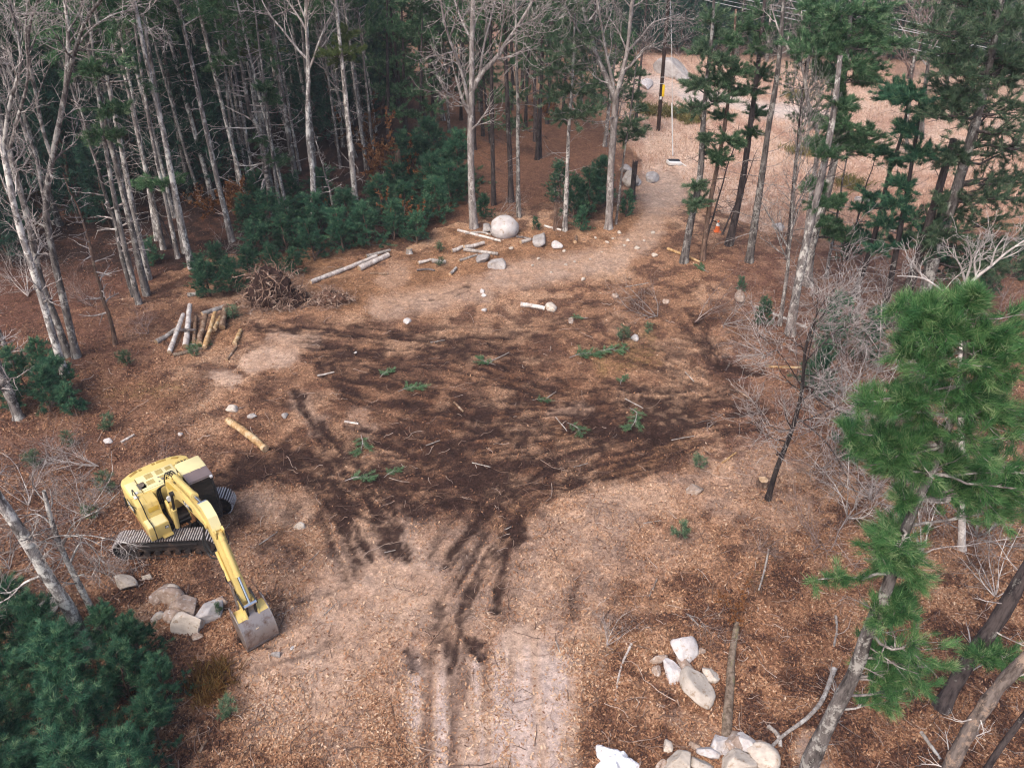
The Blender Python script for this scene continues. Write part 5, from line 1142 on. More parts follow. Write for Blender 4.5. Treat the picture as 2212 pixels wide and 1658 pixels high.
log([(1125, 659), (1150, 661), (1178, 667)], 10, 'log_white', 'pale bark log in the rough earth of the upper clearing')
log([(981, 867), (1000, 886)], 5, 'log_brown', 'small brown stick log in the dark middle of the clearing')
log([(744, 908), (773, 911)], 5, 'log_white', 'white stick above the cut pine boughs on the left', cuts=False)
log([(1560, 1000), (1590, 978)], 4, 'log_ochre', 'split ochre stick at the right of the clearing', cuts=False)
log([(1590, 840), (1620, 860)], 4, 'log_brown', 'brown stick in the right-hand dark earth', cuts=False)
log([(1655, 790), (1730, 795)], 6, 'log_ochre', 'broken log end by the pinkish bare bush')
log([(685, 810), (722, 802)], 4, 'log_white', 'pale bent stick in the upper left of the clearing', cuts=False)
log([(430, 1625), (445, 1600)], 6, 'log_brown', 'brown stub of wood at the bottom right of the thicket')
log([(1990, 1580), (2030, 1640)], 7, 'log_grey', 'dead stick left of the broken peeling trunk', name='fallen_branch', cat='branch', cuts=False)
log([(20, 1280), (35, 1260)], 7, 'log_white', 'white stub of wood left of the cream boulder')
log([(262, 955), (290, 940)], 5, 'log_white', 'pale stick beside the seedlings behind the digger', cuts=False)
for pts in [[(1090, 1140), (1105, 1132)], [(830, 1195), (855, 1190)], [(1200, 900), (1225, 930)], [(1240, 1010), (1270, 1000)], [(1060, 780), (1100, 760)], [(920, 960), (950, 950)], [(1390, 1130), (1430, 1120)], [(1420, 1250), (1400, 1290)], [(650, 1235), (690, 1190)], [(1200, 1380), (1215, 1420)], [(1480, 800), (1500, 820)], [(1350, 620), (1400, 612)], [(600, 1330), (640, 1310)], [(700, 1330), (730, 1300)], [(930, 740), (960, 735)], [(1020, 1000), (1060, 1010)], [(1180, 860), (1200, 845)], [(1350, 860), (1390, 880)], [(1450, 950), (1500, 940)], [(560, 1180), (600, 1150)]]:
    log(pts, 2.4, 'log_grey', 'thin pale stick strewn over the churned earth of the clearing', name='stick', cat='stick', group='pale sticks strewn over the clearing', cuts=False, S=5, wob=.5)
# round cut stump
def stump(px, py, wpx, h, label, mat='bark_brown', cut=True, name='tree_stump', lean=(0, 0), ragged=0.0):
    p = Gp(px, py); dist = np.linalg.norm(p - np.array([0, 0, CAM_H])); r = wpx / FPX * dist / 2
    rng = np.random.default_rng(int(px))
    S = 16; zz = np.array([-.1, .05, .3, .7, 1.0]) * h
    rr = r * np.array([1.45, 1.25, 1.05, .98, .95])
    V = []
    for i, (z, q) in enumerate(zip(zz, rr)):
        a = np.arange(S) * 2 * math.pi / S
        k = 1 + .06 * rng.normal(size=S)
        top = (ragged * rng.random(S) if i == 4 else 0)
        V.append(np.stack([np.cos(a) * q * k + lean[0] * z, np.sin(a) * q * k + lean[1] * z, z + top + 0 * a], 1))
    V = np.concatenate(V); F = np.array([[i * S + j, i * S + (j + 1) % S, (i + 1) * S + (j + 1) % S, (i + 1) * S + j] for i in range(4) for j in range(S)])
    o = mobj(name, mesh_arrays(name, [(V, F, 0, None)], M[mat]), label=label, cat='stump'); o.location = p
    ring = V[-S:]; vv = np.concatenate([ring, [[lean[0] * h, lean[1] * h, h + .01]]]); ff = np.array([[i, (i + 1) % S, S] for i in range(S)])
    mobj('cut_face' if cut else 'broken_top', mesh_arrays('cut_face', [(vv, ff, 0, None)], M['cut_wood'] if cut else M[mat], smooth=False), o)
stump(1647, 1045, 20, .28, 'round cut stump with a pale face beside the leaning black stem')
stump(1365, 432, 11, 2.6, 'dark broken post-like snag at the end of the path', 'bark_dark', False, 'tree_snag', ragged=.4)
stump(1199, 497, 8, 1.6, 'brown broken snag left of the slim white pine', 'bark_brown', False, 'tree_snag', ragged=.4)
stump(884, 545, 12, .35, 'small pale stump at the end of the thicket above the logs', 'log_grey')
stump(866, 410, 14, 2.6, 'broken brown stem among the orange beech leaves', 'bark_brown', False, 'tree_snag', ragged=.5)

# ------------------------------------------------------------------ uprooted root ball and brush heaps
def root_heap(px, py, w, h, n, label, name, seed, soil=(.035, .019, .016)):
    rng = np.random.default_rng(seed); p = Gp(px, py)
    e = empty(name, p, label=label, cat='root ball' if 'root' in name else 'brush pile')
    bm = bmesh.new(); bmesh.ops.create_icosphere(bm, subdivisions=4, radius=1)
    V = np.array([v.co[:] for v in bm.verts]); k = fbm(V[:, 0] * 2.2 + 9, V[:, 1] * 2.2 + V[:, 2] * 2, seed, 3)
    V = V * (0.62 + .7 * k)[:, None] * np.array([w * .5, w * .36, h]) * .72; V[:, 2] = np.maximum(V[:, 2], -.15)
    for v, c in zip(bm.verts, V): v.co = c
    me = bpy.data.meshes.new('soil'); bm.to_mesh(me); bm.free()
    m, nt, b = new_mat('root_soil'); nn = tex(nt, 5, 5, .7); r = ramp(nt, [(.35, tuple(.5 * x for x in soil)), (.7, tuple(2.2 * x for x in soil))]); nt.links.new(nn.outputs[0], r.inputs[0]); nt.links.new(r.outputs[0], b.inputs['Base Color']); bump(nt, b, nn.outputs[0], 1, .1)
    me.materials.append(m); mobj('soil_clod', me, e)
    n = int(n * 1.5); i = rng.choice(len(V), n); P0 = V[i] * .95
    d = norm(P0 * np.array([1 / w, 1.3 / w, .7 / h]) + .5 * rng.normal(size=(n, 3)))
    K = 8; out = [P0]; q = P0.copy(); L = rng.uniform(.25, .9, n)[:, None] * w * .46
    for _ in range(K - 1):
        d = norm(d + .38 * rng.normal(size=(n, 3)) + np.array([0, 0, -.10])); q = q + d * L / (K - 1); q[:, 2] = np.maximum(q[:, 2], .02); out.append(q.copy())
    P = np.stack(out, 1); Rr = rng.uniform(.02, .06, n)[:, None] * np.linspace(1, .3, K)[None]
    t, q2 = spawn(P, Rr, 3, .3, 1, R(45), w * .16, 5, rng, up=-.1, wig=.3, rr=.6, rmin=.008)
    mobj('roots', mesh_arrays('roots', [(*tubes(P, Rr, 5), 0, None)], M['root']), e)
    mobj('fine_roots', mesh_arrays('fine_roots', [(*tubes(t, q2, 3), 0, None)], M['root']), e)
M['root'] = bark_mat('root_bark', (.16, .095, .07), (.36, .235, .175), (.56, .43, .35), .56, vary=.1)
root_heap(598, 655, 3.9, 2.9, 220, 'big uprooted root ball of tangled brown roots beside the thicket', 'root_ball', 61)
root_heap(645, 655, 1.9, 1.2, 90, 'lower right lobe of tangled roots touching the big root ball', 'root_ball', 63)
root_heap(715, 655, 2.3, 1.1, 120, 'smaller low brush and root heap right of the big root ball', 'brush_heap', 62, (.10, .055, .04))
for px, py, s, ln, lab in [(1500, 700, 1.3, (1, .15, .12), 'bare grey dead bough lying on the rough earth, largest'), (1420, 690, 1.1, (-.8, .4, .15), 'bare dead bough lying left of the largest one'), (1560, 705, 1.0, (.9, -.3, .2), 'bare dead bough lying right of the largest one'), (1650, 770, .9, (-.9, .2, .15), 'bare dead bough by the broken log end'), (1240, 470, .9, (-.9, -.2, .2), 'dead bough under the slim white pine'), (340, 1020, .7, (.9, .2, .15), 'grey dead sticks lying behind the digger'), (215, 1010, .8, (-.8, .3, .2), 'grey dead bough among the seedlings behind the digger'),
                           (480, 560, .8, (.7, .3, .3), 'reddish dead brush at the foot of the pale pine trunk'), (1700, 760, 1.0, (.8, .1, .3), 'dead brush at the right rim of the clearing'), (1480, 1330, .6, (.8, -.5, .1), 'dead twiggy branch above the right-hand boulders'), (1310, 1400, .5, (.5, .8, .1), 'dark twiggy branch left of the right-hand boulders'), (1080, 470, .8, (.9, .1, .2), 'dead twigs on the leaves between the middle pines')]:
    put('dead_bough', SHR[rnd.randrange(3)], Gp(px, py, .12), lab, 'branch', None, (s, s, s), ln, rnd.uniform(0, 6.28))
def bough_meshes(seed):
    rng = np.random.default_rng(seed)
    P = resample([[0, 0, .06], [.5, .05, .12], [1.2, -.05, .05]], 8)[None]; Rd = np.linspace(.02, .008, 8)[None]
    s, q = spawn(P, Rd, 16, .15, 1, R(45), .5, 5, rng, up=-.05, wig=.12, rr=.6, rmin=.005); s[:, :, 2] = np.clip(s[:, :, 2] * .4 + .04, .02, .3)
    tp, td = limb_tufts(s, 9, .2, rng)
    V, F, t = tufts(tp, td, 8, .15, .013, rng, spread=.6, tint=np.clip(.55 + .2 * rng.normal(size=len(tp)), 0, 1)); V[:, 2] = np.abs(V[:, 2])
    return [('stem', mesh_arrays('bough_stem', [(*tubes(P, Rd, 5), 0, None), (*tubes(s, q, 3), 0, None)], M['twig_pale'])), ('needles', mesh_arrays('bough_needles', [(V, F, 0, t)], M['pine'], smooth=False))]
BOU = [bough_meshes(700 + i) for i in range(3)]
for px, py, s, sp_, lab in [(1230, 775, 1.5, .3, 'long green cut pine bough in the upper right of the clearing'), (1290, 762, 1.2, .2, 'green cut pine bough right of the long one'), (1070, 790, 1.0, 2.6, 'green cut pine bough in the upper middle of the clearing'), (860, 845, 1.1, .4, 'green cut pine bough in the dark left middle of the clearing'), (820, 815, .8, 1.0, 'small green bough above the dark left middle of the clearing'), (780, 940, 1.2, 4.9, 'green cut bough below the white stick'),
                            (1375, 895, 1.2, 4.4, 'green cut bough in the dark right of the clearing'), (1360, 880, .8, 5.2, 'small green bough just above the one in the dark right'), (745, 1040, 1.0, .3, 'green sprig right of the digger mud'), (1150, 865, .7, 0, 'small green sprig left of the ochre patch'), (1225, 915, 1.0, 5.4, 'pale green bough below the ochre patch'), (1270, 690, .7, 3, 'faint green sprig by the ochre lump'), (830, 1030, .7, .8, 'little green sprig in the dark lower left mud'), (395, 750, 1.1, .2, 'green pine bough under the log heap'), (1340, 830, .7, 1.2, 'little green sprig at the right of the clearing'), (1360, 760, .7, 2, 'green sprig below the pale round stone'), (470, 690, .9, .4, 'green bough behind the right end of the log heap'), (1530, 590, 1.0, 2, 'low green bough at the foot of the path pines')]:
    put('pine_bough', BOU[rnd.randrange(3)], Gp(px, py, .02), lab, 'branch', None, (s * .85, s * .85, s * .8), None, sp_)

# ------------------------------------------------------------------ hard-surface helper
class BM:
    def __init__(s): s.bm = bmesh.new()
    def _add(s, fn, mat, bevel=0, seg=2):
        t = bmesh.new(); fn(t)
        if bevel: bmesh.ops.bevel(t, geom=t.edges[:], offset=bevel, segments=seg, affect='EDGES', profile=.5, clamp_overlap=True)
        t.transform(mat)
        me = bpy.data.meshes.new('t'); t.to_mesh(me); t.free(); s.bm.from_mesh(me); bpy.data.meshes.remove(me)
    def box(s, c, size, bevel=.02, rot=None):
        m = Matrix.Translation(c) @ (rot.to_4x4() if rot else Matrix()) @ Matrix.Diagonal((1, 1, 1, 1))
        def fn(t):
            bmesh.ops.create_cube(t, size=1)
            for v in t.verts: v.co = Vector((v.co.x * size[0], v.co.y * size[1], v.co.z * size[2]))
        s._add(fn, m, bevel); return s
    def prism(s, poly, y0, y1, bevel=.015, plane='xz'):
        def fn(t):
            a = [t.verts.new((p[0], y0, p[1]) if plane == 'xz' else (p[0], p[1], y0)) for p in poly]
            b_ = [t.verts.new((p[0], y1, p[1]) if plane == 'xz' else (p[0], p[1], y1)) for p in poly]
            n = len(poly)
            t.faces.new(a); t.faces.new(b_[::-1])
            for i in range(n): t.faces.new((a[i], b_[i], b_[(i + 1) % n], a[(i + 1) % n]))
            bmesh.ops.recalc_face_normals(t, faces=t.faces[:])
        s._add(fn, Matrix(), bevel); return s
    def cyl(s, p0, p1, r, seg=16, r2=None, bevel=0):
        p0, p1 = Vector(p0), Vector(p1); d = p1 - p0
        m = Matrix.Translation((p0 + p1) / 2) @ d.to_track_quat('Z', 'Y').to_matrix().to_4x4()
        s._add(lambda t: bmesh.ops.create_cone(t, cap_ends=True, segments=seg, radius1=r, radius2=r if r2 is None else r2, depth=d.length), m, bevel); return s
    def pipe(s, pts, r, seg=6, n=16):
        P = resample(pts, n); V, F = tubes(P, np.full(n, r), seg)
        vs = [s.bm.verts.new(v) for v in V]
        for f in F: s.bm.faces.new([vs[i] for i in f])
        return s
    def done(s, name, mat, parent=None, smooth=True, **k):
        me = bpy.data.meshes.new(name); s.bm.to_mesh(me); s.bm.free()
        me.materials.append(mat)
        if smooth:
            for p in me.polygons: p.use_smooth = True
            me.set_sharp_from_angle(angle=R(35))
        return mobj(name, me, parent, **k)
def paint(name, c, rough=.45, dirt=(.20, .13, .08), amt=.60, metal=0, spec=.4, scale=2.5):
    m, nt, b = new_mat(name)
    n = tex(nt, scale, 6, .72); r = ramp(nt, [(amt, (0, 0, 0)), (amt + .16, (1, 1, 1))]); nt.links.new(n.outputs[0], r.inputs[0])
    n2 = tex(nt, .9, 3, .6); r2 = ramp(nt, [(.3, (.86, .86, .86)), (.7, (1.06, 1.06, 1.06))]); nt.links.new(n2.outputs[0], r2.inputs[0])
    k = mixc(nt, 1.0, mixc(nt, r.outputs[0], c, dirt), r2.outputs[0], 'MULTIPLY')
    nt.links.new(k, b.inputs['Base Color']); b.inputs['Roughness'].default_value = rough; b.inputs['Metallic'].default_value = metal; b.inputs['Specular IOR Level'].default_value = spec
    n3 = tex(nt, 20, 4, .7); bump(nt, b, n3.outputs[0], .08, .01)
    return m
YEL = paint('yellow_paint', (.70, .53, .19), .42, (.34, .23, .10), .58)
YPALE = paint('faded_yellow_roof_paint', (.74, .66, .36), .5, (.50, .42, .25), .66)
BLK = paint('black_paint', (.02, .02, .022), .5, (.10, .07, .055), .62)
STEEL = paint('worn_steel', (.33, .29, .28), .40, (.16, .095, .07), .50, .5)
SHOE = paint('polished_track_steel', (.58, .53, .52), .45, (.17, .11, .085), .50, .2, scale=4)
TRK = paint('muddy_track_frame', (.035, .03, .03), .7, (.12, .075, .055), .5)
CHR = paint('chrome_rod', (.75, .76, .78), .15, (.6, .6, .6), .8, .95)
GLS, nt, b = new_mat('dark_cab_glass'); b.inputs['Base Color'].default_value = (.008, .016, .018, 1); b.inputs['Roughness'].default_value = .06; b.inputs['Specular IOR Level'].default_value = .5
TINT = paint('smoked_roof_hatch', (.20, .155, .155), .3, (.25, .2, .2), .7)
WHT = paint('white_decal', (.75, .74, .72), .5, (.5, .45, .4), .72)
RUB = paint('black_hose', (.018, .018, .02), .55, (.07, .05, .04), .65)
ORG = paint('rusty_orange_steel', (.30, .13, .05), .6, (.10, .06, .04), .5)
RED = paint('orange_plastic', (.75, .16, .04), .5, (.4, .2, .1), .7)
LENS, nt, b = new_mat('lamp_lens'); b.inputs['Base Color'].default_value = (.75, .76, .78, 1); b.inputs['Roughness'].default_value = .1; b.inputs['Metallic'].default_value = .3

def text_mesh(txt, size, depth=.004):
    cu = bpy.data.curves.new('txt', 'FONT'); cu.body = txt; cu.size = size; cu.extrude = depth; cu.align_x = 'CENTER'; cu.align_y = 'CENTER'
    o = bpy.data.objects.new('txt', cu); col.objects.link(o)
    dg = bpy.context.evaluated_depsgraph_get(); me = bpy.data.meshes.new_from_object(o.evaluated_get(dg))
    bpy.data.objects.remove(o); bpy.data.curves.remove(cu)
    return me

# ------------------------------------------------------------------ excavator: local x = where the boom points, y = its left, z up
EXC = empty('excavator', (-12.15, 20.95, float(gz(-12.15, 20.95)) - .03), label='yellow tracked excavator parked on the churned earth with its bucket on the ground', cat='excavator')
HEAD = R(-49.5); EXC.rotation_euler = (0, 0, HEAD)
def track(side):
    """one crawler; x along the track"""
    Ltr, hT, wd = 3.55, .84, .60
    r = hT / 2 - .03; half = Ltr / 2 - hT / 2
    y = side * 1.07
    def path(t):
        per = 4 * half + 2 * math.pi * r; d = (t % 1) * per
        if d < 2 * half: return (-half + d, hT / 2 + r), 0.0
        d -= 2 * half
        if d < math.pi * r: a = d / r; return (half + r * math.sin(a), hT / 2 + r * math.cos(a)), -a
        d -= math.pi * r
        if d < 2 * half: return (half - d, hT / 2 - r), -math.pi
        d -= 2 * half; a = d / r; return (-half - r * math.sin(a), hT / 2 - r * math.cos(a)), -math.pi - a
    sh = BM(); gr_ = BM(); N = 45
    for i in range(N):
        (x, z), a = path(i / N)
        rot = Matrix.Rotation(-a, 3, 'Y')
        nx_, nz_ = math.sin(-a), math.cos(-a)
        sh.box((x, y, z), (.175, wd, .03), .006, rot)
        for k in (-.044, .044): gr_.box((x + math.cos(a) * k + nx_ * .035, y, z + math.sin(a) * k + nz_ * .035), (.036, wd, .05), 0, rot)
    T_ = sh.done('crawler_track', TRK, EXC, smooth=False); gr_.done('grouser_bars', SHOE, T_, smooth=False); T_.rotation_euler = (0, 0, R(3.5) - HEAD)
    fr = BM()
    fr.box((0, y, hT / 2), (2 * half + .15, wd * .5, .42), .05); fr.box((0, y, hT / 2 + .1), (2 * half - .5, wd * .72, .12), .03)
    fr.done('track_frame', TRK, T_)
    whl = BM()
    for s in (-1, 1): whl.cyl((s * half, y - wd * .3, hT / 2), (s * half, y + wd * .3, hT / 2), r * .82, 24); whl.cyl((s * half, y - wd * .36, hT / 2), (s * half, y + wd * .36, hT / 2), r * .4, 18)
    whl.done('idler_wheels', TRK, T_)
    rl = BM()
    for i in range(7): rl.cyl((-half + .3 + i * (2 * half - .6) / 6, y - wd * .34, .17), (-half + .3 + i * (2 * half - .6) / 6, y + wd * .34, .17), .11, 12)
    rl.done('track_rollers', TRK, T_)
for s in (-1, 1): track(s)
x_ = BM(); x_.box((0, 0, .62), (1.5, 1.5, .34), .06, Matrix.Rotation(R(3.5) - HEAD, 3, 'Z')); x_.cyl((0, 0, .7), (0, 0, 1.0), .62, 32)
for s in (-1, 1): x_.box(Vector((math.cos(R(3.5) - HEAD) * s * .62, math.sin(R(3.5) - HEAD) * s * .62, .5)), (.4, 1.7, .3), .05, Matrix.Rotation(R(3.5) - HEAD, 3, 'Z'))
x_.done('undercarriage', TRK, EXC)
dk = BM(); dk.prism([(-1.45, -1.12), (.95, -1.12), (.95, -.36), (.75, -.34), (.75, .46), (1.35, .48), (1.35, 1.27), (-1.35, 1.27), (-1.6, .9), (-1.7, .1), (-1.6, -.8)], .9, 1.02, .02, 'xy')
dk.done('deck', BLK, EXC)
# engine hood and counterweight
hd = BM(); hd.prism([(-.18, -1.13), (-1.20, -1.16), (-1.42, -1.06), (-1.60, -.75), (-1.70, -.25), (-1.72, .3), (-1.66, .75), (-1.50, 1.10), (-1.30, 1.24), (-.05, 1.26), (-.05, .47), (-.12, .40), (-.12, -.38), (-.18, -.42)], 1.0, 2.08, .07, 'xy')
HOOD = hd.done('engine_hood', YEL, EXC)
hp = BM(); hp.box((-.70, -.02, 2.088), (.98, 1.30, .016), .006); hp.box((-.66, -.90, 2.088), (.80, .36, .016), .006); hp.done('hood_panel', YPALE, HOOD)
pn = BM()
for (cx, cy, sx, sy) in [(-1.0, -.25, .30, .26), (-.62, -.30, .26, .26), (-1.0, .12, .30, .24), (-.62, .14, .26, .2), (-1.02, .45, .22, .2), (-.98, .72, .14, .12)]:
    for i in range(7): pn.box((cx - sx / 2 + (i + .5) * sx / 7, cy, 2.098), (sx / 14, sy, .008), 0)
pn.done('vent_slots', paint('vent_shadow_yellow', (.36, .25, .06), .6), HOOD, smooth=False)
gr = BM(); gr.box((-.86, .98, 2.086), (.62, .42, .02), .004); gr.done('grille_opening', BLK, HOOD)
gb = BM()
for i in range(6): gb.box((-1.12 + i * .105, .98, 2.102), (.022, .42, .018), 0)
for i in range(4): gb.box((-.86, .80 + i * .12, 2.104), (.62, .02, .02), 0)
gb.done('grille_bars', YEL, HOOD, smooth=False)
rc = BM()
for cx, cy, a, l in [(-1.50, -.62, -62, .34), (-1.555, -.36, -70, .10), (-1.60, .12, -90, .12), (-1.59, .40, -97, .34), (-1.45, .86, -125, .26)]:
    rc.box((cx, cy, 2.082), (l, .11, .012), .003, Matrix.Rotation(R(a + 0), 3, 'Z'))
rc.done('lifting_recess', paint('recess_yellow', (.34, .22, .05), .6), HOOD)
ex = BM(); ex.box((-.62, -.62, 2.09), (.40, .26, .012), .004); ex.done('exhaust_recess', paint('exhaust_recess', (.16, .14, .13), .6), HOOD)
ex = BM(); ex.cyl((-.72, -.62, 2.05), (-.56, -.62, 2.2), .075, 16); ex.cyl((-.56, -.62, 2.2), (-.50, -.62, 2.22), .08, 16); ex.done('exhaust_pipe', STEEL, HOOD)
lt = BM(); lt.box((-.52, .08, 2.115), (.10, .07, .05), .01); lt.box((-.44, -.06, 2.11), (.05, .05, .04), .01); lt.box((-.70, .0, 2.11), (.04, .06, .03), .005); lt.done('hood_latch', STEEL, HOOD)
ln = BM(); ln.box((-.30, 0, 2.096), (.012, 1.6, .006), 0); ln.box((-.66, -.70, 2.096), (.95, .012, .006), 0); ln.box((-.66, -1.09, 1.9), (.95, .012, .006), 0); ln.done('panel_seam', BLK, HOOD, smooth=False)
# right-hand tank and tool box
tk = BM(); tk.prism([(-.19, 1.02), (.56, 1.02), (.56, 1.50), (.38, 2.04), (-.19, 2.06)], -1.12, -.42, .05)
TANK = tk.done('tank_housing', YEL, EXC)
tb = BM(); tb.box((.80, -.77, 1.25), (.56, .70, .56), .035); TB = tb.done('tool_box', YEL, EXC)
t2 = BM(); t2.box((.80, -.77, 1.535), (.50, .62, .02), .01); t2.done('tool_box_lid', YPALE, TB)
t3 = BM(); t3.box((1.13, -.58, 1.0), (.14, .34, .03), .005)
for i in range(4): t3.box((1.09 + .03 * i, -.58, 1.03), (.014, .34, .03), 0)
t3.done('step', YEL, TB)
t4 = BM(); t4.box((1.083, -.53, 1.33), (.01, .13, .12), .002); t4.done('model_plate', BLK, TB)
t5 = BM(); t5.box((1.089, -.53, 1.345), (.006, .10, .03), 0); t5.box((1.089, -.53, 1.30), (.006, .10, .02), 0); t5.done('plate_print', WHT, TB, smooth=False)
tl = BM(); tl.box((.475, -.66, 1.80), (.02, .34, .16), .005, Matrix.Rotation(R(-18), 3, 'Y')); tl.box((.1, -.77, 2.052), (.5, .012, .008), 0); tl.done('access_door', paint('door_yellow', (.54, .36, .06), .45), TANK)
mr_ = BM(); mr_.box((-.25, -1.30, 1.98), (.12, .06, .40), .03); MIR = mr_.done('mirror', BLK, EXC)
mr_ = BM(); mr_.pipe([(-.25, -1.28, 1.85), (-.02, -1.22, 1.92), (.22, -1.12, 1.9), (.25, -1.05, 1.7)], .014); mr_.done('mirror_arm', BLK, MIR)
hr = BM(); hr.pipe([(-.30, -1.02, 2.08), (-.28, -1.0, 2.34), (.10, -.98, 2.34), (.42, -.96, 2.06), (.60, -.95, 1.62), (1.12, -.94, 1.56), (1.16, -.94, 1.05)], .019, 8, 30); hr.done('handrail', BLK, EXC)
wp = BM(); wp.box((-.12, -.98, 2.1), (.16, .14, .05), .02); wp.box((-.32, -.9, 2.11), (.12, .12, .05), .02); wp.done('filler_cap', WHT, TANK)
sd_ = BM(); sd_.box((-.1, -1.155, 1.16), (2.0, .02, .05), .005); sd_.done('side_rail', ORG, EXC)
sl = BM(); sl.box((-.45, -1.165, 1.55), (.75, .012, .26), .003); SL = sl.done('side_stripe', BLK, EXC)
st_ = BM(); st_.box((-.45, -1.174, 1.60), (.62, .008, .06), 0); st_.box((-.5, -1.174, 1.50), (.45, .008, .04), 0); st_.done('stripe_print', WHT, SL, smooth=False)
# cab
cb = BM()
cb.box((.66, .90, 1.16), (1.34, .82, .34), .05)
CAB = cb.done('cab', BLK, EXC)
pl_ = BM()
for (x0, x1) in ((.03, .03), (.62, .62)):
    for y0 in (.53, 1.27): pl_.cyl((x0, y0, 1.2), (x1, y0, 2.72), .045, 8)
for y0 in (.53, 1.27): pl_.pipe([(1.36, y0, 1.15), (1.34, y0, 1.9), (1.16, y0, 2.72)], .04, 8)
pl_.box((.03, .9, 1.9), (.06, .76, 1.6), .02); pl_.box((.6, .9, 2.70), (1.18, .8, .06), .02)
pl_.done('cab_frame', BLK, CAB)
gl = BM(); gl.prism([(1.355, 1.2), (1.34, 1.9), (1.17, 2.68), (1.155, 2.68), (1.325, 1.9), (1.34, 1.2)], .56, 1.24, 0); gl.done('front_window', GLS, CAB)
gl = BM(); gl.box((.33, 1.275, 2.0), (.52, .012, 1.2), 0); gl.box((.95, 1.275, 1.95), (.6, .012, 1.1), 0); gl.box((.33, .525, 2.0), (.52, .012, 1.2), 0); gl.box((.95, .525, 1.95), (.6, .012, 1.1), 0); gl.done('side_window', GLS, CAB)
rf = BM(); rf.box((.36, .90, 2.79), (.76, .86, .12), .045); RF = rf.done('cab_roof', YPALE, CAB)
rh = BM(); rh.box((.98, .90, 2.78), (.54, .84, .08), .03, Matrix.Rotation(R(5), 3, 'Y')); rh.done('roof_hatch', TINT, CAB)
rl = BM(); rl.box((.72, .75, 2.84), (.09, .06, .05), .01); rl.box((.72, 1.1, 2.84), (.09, .06, .05), .01); rl.done('roof_hinge', YPALE, CAB)
vs = BM(); vs.box((1.26, .9, 2.74), (.03, .84, .03), .008); vs.done('visor_rail', STEEL, CAB)
fl = BM(); fl.box((1.30, 1.24, 2.74), (.10, .10, .09), .02); fl.done('work_lamp', LENS, CAB)
st2 = BM(); st2.box((.55, .9, 1.55), (.5, .5, .16), .05); st2.box((.3, .9, 1.95), (.14, .48, .7), .06); st2.done('seat', paint('seat_fabric', (.05, .11, .05), .8), CAB)
cs = BM(); cs.pipe([(1.36, .55, 1.2), (1.40, .9, 1.22), (1.36, 1.25, 1.2)], .02); cs.box((1.42, .9, 1.06), (.18, .5, .03), .01); cs.done('cab_step', BLK, CAB)
# swing gear seen in the opening in front of the hood
sg = BM(); sg.box((.28, .06, 1.1), (.85, .84, .12), .03); sg.box((.1, .02, 1.32), (.4, .5, .35), .05); sg.cyl((-.05, .25, 1.3), (-.05, .25, 1.65), .12, 16); sg.done('valve_block', TRK, EXC)
for y0 in (-.07, .37):
    pass
mb = BM()
for y0 in (-.20, .40): mb.prism([(.05, 1.02), (.85, 1.02), (.62, 1.75), (.35, 1.85)], y0 - .035, y0 + .035, .01)
mb.done('boom_bracket', YEL, EXC)
gp = BM()
for k in range(3): gp.cyl((.92, -.05 + .09 * k, .98), (1.05, -.05 + .09 * k, 1.02), .035, 10)
for k in range(2): gp.cyl((.92, .30 + .09 * k, .98), (1.05, .30 + .09 * k, 1.02), .035, 10)
gp.done('grease_fitting', ORG, EXC)
# boom
BY = .10
up = [(.22, 1.55), (.40, 2.45), (.62, 2.86), (.95, 3.08), (1.5, 3.22), (2.6, 3.48), (3.6, 3.62), (4.45, 3.68)]
lo = [(4.55, 3.42), (3.6, 3.22), (2.4, 2.92), (1.65, 2.66), (1.2, 2.34), (.88, 1.95), (.62, 1.52)]
bo = BM(); bo.prism(up + lo, BY - .17, BY + .17, .02)
bo.cyl((.42, BY - .26, 1.6), (.42, BY + .26, 1.6), .10, 20); bo.cyl((4.46, BY - .2, 3.56), (4.46, BY + .2, 3.56), .14, 20)
BOOM = bo.done('boom', YEL, EXC)
bp_ = BM(); bp_.prism([(.50, 2.55), (.70, 2.83), (1.0, 3.0), (1.5, 3.14), (2.0, 3.26), (1.9, 3.2), (1.3, 2.9), (.85, 2.55)], BY - .182, BY - .172, 0); bp_.done('boom_plate', paint('boom_side_plate', (.56, .38, .07), .5), BOOM)
# lettering on the right flank
dcl = BM(); dcl.prism([(2.42, 3.18), (3.26, 3.38), (3.28, 3.24), (2.50, 3.03)], BY - .186, BY - .176, 0); DC = dcl.done('decal_panel', BLK, BOOM)
me = text_mesh('CAT', .26); me.materials.append(WHT); o = mobj('lettering', me, BOOM)
o.rotation_euler = (R(90), -R(12), 0); o.location = (2.82, BY - .190, 3.195)
tri = BM(); tri.prism([(2.79, 3.115), (2.88, 3.135), (2.845, 3.19)], BY - .197, BY - .188, 0); tri.done('decal_triangle', YEL, BOOM)
sc_ = BM(); sc_.cyl((1.45, BY, 3.42), (3.35, BY, 3.86), .105, 20); sc_.cyl((3.22, BY, 3.83), (3.37, BY, 3.865), .12, 20)
for s in (-1, 1): sc_.prism([(1.28, 3.10), (1.62, 3.18), (1.55, 3.50), (1.38, 3.50)], BY + s * .14 - .02, BY + s * .14 + .02, .006)
SCY = sc_.done('stick_cylinder', YEL, BOOM)
rd = BM(); rd.cyl((3.3, BY, 3.85), (4.05, BY, 4.02), .052, 14); rd.cyl((4.06, BY - .13, 4.03), (4.06, BY + .13, 4.03), .085, 16); rd.done('cylinder_rod', CHR, SCY)
hs_ = BM()
for k, y0 in enumerate((-.06, .02, .10)):
    hs_.pipe([(.18, BY + y0, 1.9), (.16, BY + y0 - .05, 2.45), (.42, BY + y0, 2.95), (.85, BY + y0, 3.22), (1.3, BY + y0 + .02, 3.30)], .024, 6, 20)
